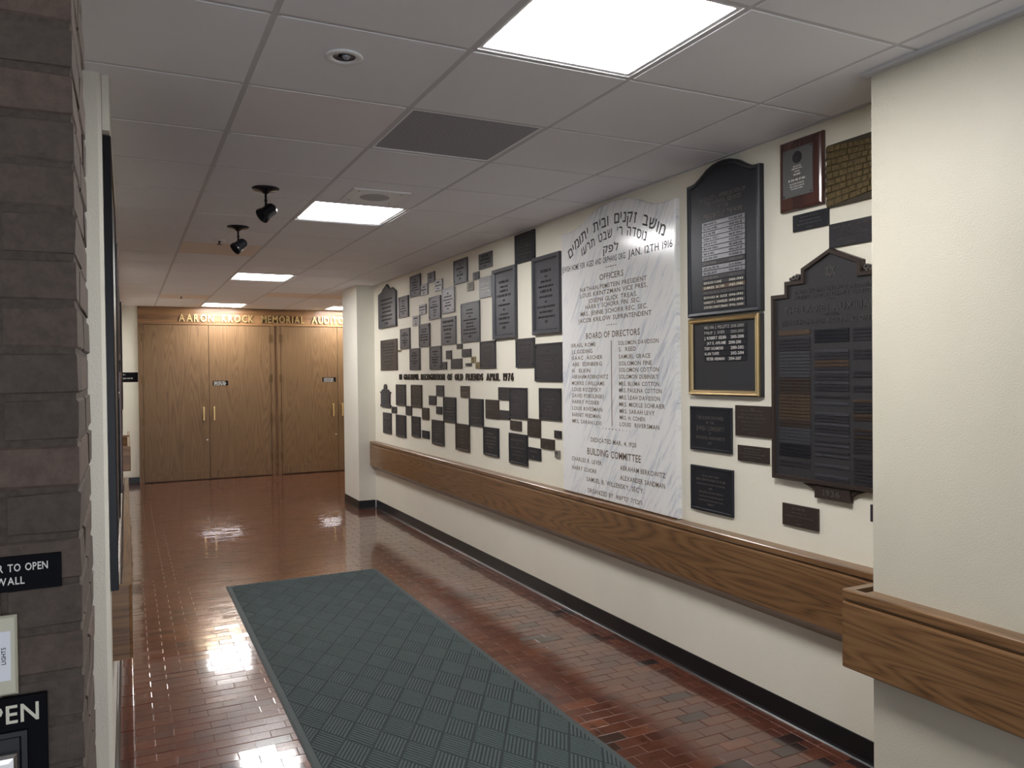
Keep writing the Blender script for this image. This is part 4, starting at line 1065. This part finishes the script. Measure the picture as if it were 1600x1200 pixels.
# other plaques right of the marble
o = plaque('community', 3.273, 2.962, 1.180, 1.405, 'b', 'n', 'square dark plaque with raised rim reading JEWISH COMMUNITY below the gold frame', M_LETD,
  [('THIS ROOM ENDOWED', 0.048, .018, .2), ('BY THE', 0.026, .013, .1), ('JEWISH COMMUNITY', -0.008, .023, .21), ('OF', -0.026, .010, .1), ('WORCESTER, MASSACHUSETTS', -0.052, .015, .22), ('1957', -0.078, .012, .1)])
o = plaque('star', 2.936, 2.702, 1.275, 1.421, 'p', 'b', 'flat brown plaque with a small star emblem beside the huge stepped plaque', M_LETD, None, 7)
st = MB()
for rot in (0, math.pi):
    st.loft([(0.009*math.cos(a+rot), 0.056+0.009*math.sin(a+rot)) for a in (math.pi/2, math.pi*7/6, math.pi*11/6)], [(0, 0.010), (0, 0.0118), (0.0018, 0.0118), (0.0018, 0.0102)], False, False)
st.build('star_emblem', M_LETD, o)
plaque('small1', 2.921, 2.717, 1.155, 1.230, 'p', 'b', 'small flat brown plaque under the one with the star emblem', M_LETD, None, 5)
plaque('names2', 3.272, 2.955, 0.870, 1.101, 'b', 'n', 'square dark plaque with raised rim lowest, just above the rail near the marble tablet', M_LETD, None, 8)
plaque('small2', 2.635, 2.431, 0.895, 0.992, 'p', 'b', 'flat dark brown plaque below the huge stepped plaque', M_LETD, None, 5)
plaque('hidden', 2.169, 2.040, 0.983, 1.051, 'p', 'k', 'sliver of a dark plaque showing at the corner of the near wall', M_LETD, None, 2)
plaque('donate1', 2.564, 2.370, 2.193, 2.265, 'p', 'n', 'flat blue-black plaque under the wooden award board', M_LETD, None, 4)
plaque('donate2', 2.366, 2.130, 2.094, 2.192, 'p', 'k', 'flat dark plaque above the gable of the huge stepped plaque', M_LETD, None, 5)
# wooden award board
hu, hv = 0.1195, 0.1535
o = MB().loft(rectp(-hu, hu, -hv, hv), [(0, 0), (0, 0.014), (0.004, 0.020), (0.012, 0.024)]).build('award_plaque', M_DARKWOOD, None, on_right(2.5095, 2.4395)); tag(o, 'dark red wooden award board with a metal plate, high near the corner', 'award plaque')
M_PLATE = simple('grey_award_plate', (0.20, 0.20, 0.20), 0.35, 0.6, 90, 0.05)
p = MB().slab(-0.092, 0.074, -0.098, 0.112, 0.024, 0.028, 0.001).build('metal_plate', M_PLATE, o)
tx = MB(); g = random.Random(11)
for v, l, h in ((0.030, .022, .005), (0.020, .030, .005), (0.008, .014, .005), (-0.006, .020, .007), (-0.030, .050, .010), (-0.045, .042, .006), (-0.056, .042, .006), (-0.066, .034, .005)):
    squiggle(tx, g, -0.009-l, -0.009+l, v, h, 0.028, 0.0286)
tx.build('lettering', M_LETW, p)
MB().lathe([(0.026, 0.028), (0.026, 0.0292), (0.001, 0.0292)], 28, T(-0.009, 0.070, 0), False).build('seal', M_BRONZE, p)
for su in (-0.085, 0.067):
    for sv in (-0.090, 0.104): MB().lathe([(0.004, 0.028), (0.003, 0.0305), (0.001, 0.031)], 8, None, False).build('screw', M_BRONZE, p, T(su, sv, 0))
# stone wall relief with ragged edge
g = random.Random(17); yL, yR, zb, zt = 2.380, 2.000, 2.262, 2.520
hu, hv = (yL-yR)/2, (zt-zb)/2
edge = []
for k in range(7):
    v0 = -hv+2*hv*k/7; v1 = -hv+2*hv*(k+1)/7
    edge += [(-hu+g.uniform(0.004, 0.012), v0+0.004), (-hu+g.uniform(-0.004, 0.004), v0+0.014), (-hu+g.uniform(-0.004, 0.004), v1-0.008)]
outl = [(hu, -hv), (hu, hv), (-hu+0.012, hv)]+edge[::-1]+[(-hu+0.014, -hv)]
o = MB().loft(outl, [(0, 0), (0, 0.012)]).build('wall_relief', simple('relief_backing', (0.035, 0.026, 0.013), 0.6), None, on_right((yL+yR)/2, (zb+zt)/2)); tag(o, 'antique gold relief of a block stone wall with ragged edge at upper right', 'relief')
vp = (0.10, 0.04)
rows = 9
for k in range(rows):
    u = -hu+0.006+g.uniform(0, 0.004)
    while u < hu-0.012:
        l = g.uniform(0.020, 0.038)*(1.2-0.3*(u+hu)/(2*hu))
        u1 = min(u+l, hu-0.002)
        def vv(t, uu):
            vL = -hv+2*hv*t; return vL+(vp[1]*0.35-vL)*0.42*min(1, max(0, (uu+hu)/(2*hu)))*(0.75) if uu < 0.12 else vL+(vp[1]*0.35-vL)*0.30
        q = [(u+0.0012, vv(k/rows, u)+0.0012), (u1-0.0012, vv(k/rows, u1)+0.0012), (u1-0.0012, vv((k+1)/rows, u1)-0.0012), (u+0.0012, vv((k+1)/rows, u)-0.0012)]
        h = g.uniform(0.014, 0.018)
        MB().loft(q, [(0, 0.011), (0, h-0.002), (0.002, h)], cap0=False).build('stone_block', M_RELIEF, o); u = u1

# wall lettering
S = 'IN GRATEFUL RECOGNITION OF OLD FRIENDS APRIL 1976'
sg = new_ob('wall_lettering', None, None, on_right(6.75, 1.528)); tag(sg, 'dark raised capitals IN GRATEFUL RECOGNITION OF OLD FRIENDS across the plaque wall', 'lettering')
gp, sp = 0.22, 0.50
sx = (8.135-5.366)/text_width(S, gp, sp); u = 6.75-8.135
for ch in S:
    if ch == ' ': u += (sp+gp)*sx; continue
    wd, vs, fs = glyph(ch, True)
    MB().add([(x*sx, y*0.058/0.70, (z+0.5)*0.010) for x, y, z in vs], fs).build('letter', M_LETBK, sg, T(u, 0, 0)); u += (wd+gp)*sx

# ------------------------------------------------------------------ left wall: casing and framed boards seen edge-on
MB().box(0, 1.9, 0, CE-2.445, 0, 0.022).build('trim_9', M_WALLW, None, on_left(3.075, 2.445))['kind'] = 'structure'
def left_board(y0, y1, z0, z1, d, label, mat, fm):
    hu, hv = (y1-y0)/2, (z1-z0)/2
    o = MB().loft(rectp(-hu, hu, -hv, hv), [(0, 0), (0, d-0.003), (0.003, d), (0.035, d), (0.038, d-0.008)]).build('framed_board', fm, None, on_left((y0+y1)/2, (z0+z1)/2)); tag(o, label, 'framed board')
    MB().slab(-hu+0.036, hu-0.036, -hv+0.036, hv-0.036, d-0.009, d-0.006, 0.0005).build('panel', mat, o)
    return o
left_board(3.12, 4.55, 0.83, 2.44, 0.026, 'tall black framed board on the left wall behind the brick pier', M_BRONZEK, M_BLACK)
g = random.Random(31)
specs = [(4.65, 5.25, 1.55, 2.42), (4.65, 5.25, 0.86, 1.50), (5.35, 5.95, 1.70, 2.40), (5.35, 5.95, 0.88, 1.62), (6.05, 6.70, 1.45, 2.36), (6.05, 6.70, 0.86, 1.38), (6.85, 7.55, 1.10, 2.30), (7.7, 8.5, 1.30, 2.25), (8.65, 9.5, 1.00, 2.20)]
for k, (y0, y1, z0, z1) in enumerate(specs):
    o = left_board(y0, y1, z0, z1, g.uniform(0.022, 0.040), 'dark framed memorial board seen edge-on along the left wall', (M_BRONZE, M_BRONZEB, M_COPPER)[k % 3], (M_DARKWOOD, M_BLACK, M_BRONZEB)[k % 3])
    o['group'] = 'framed boards along the left wall'
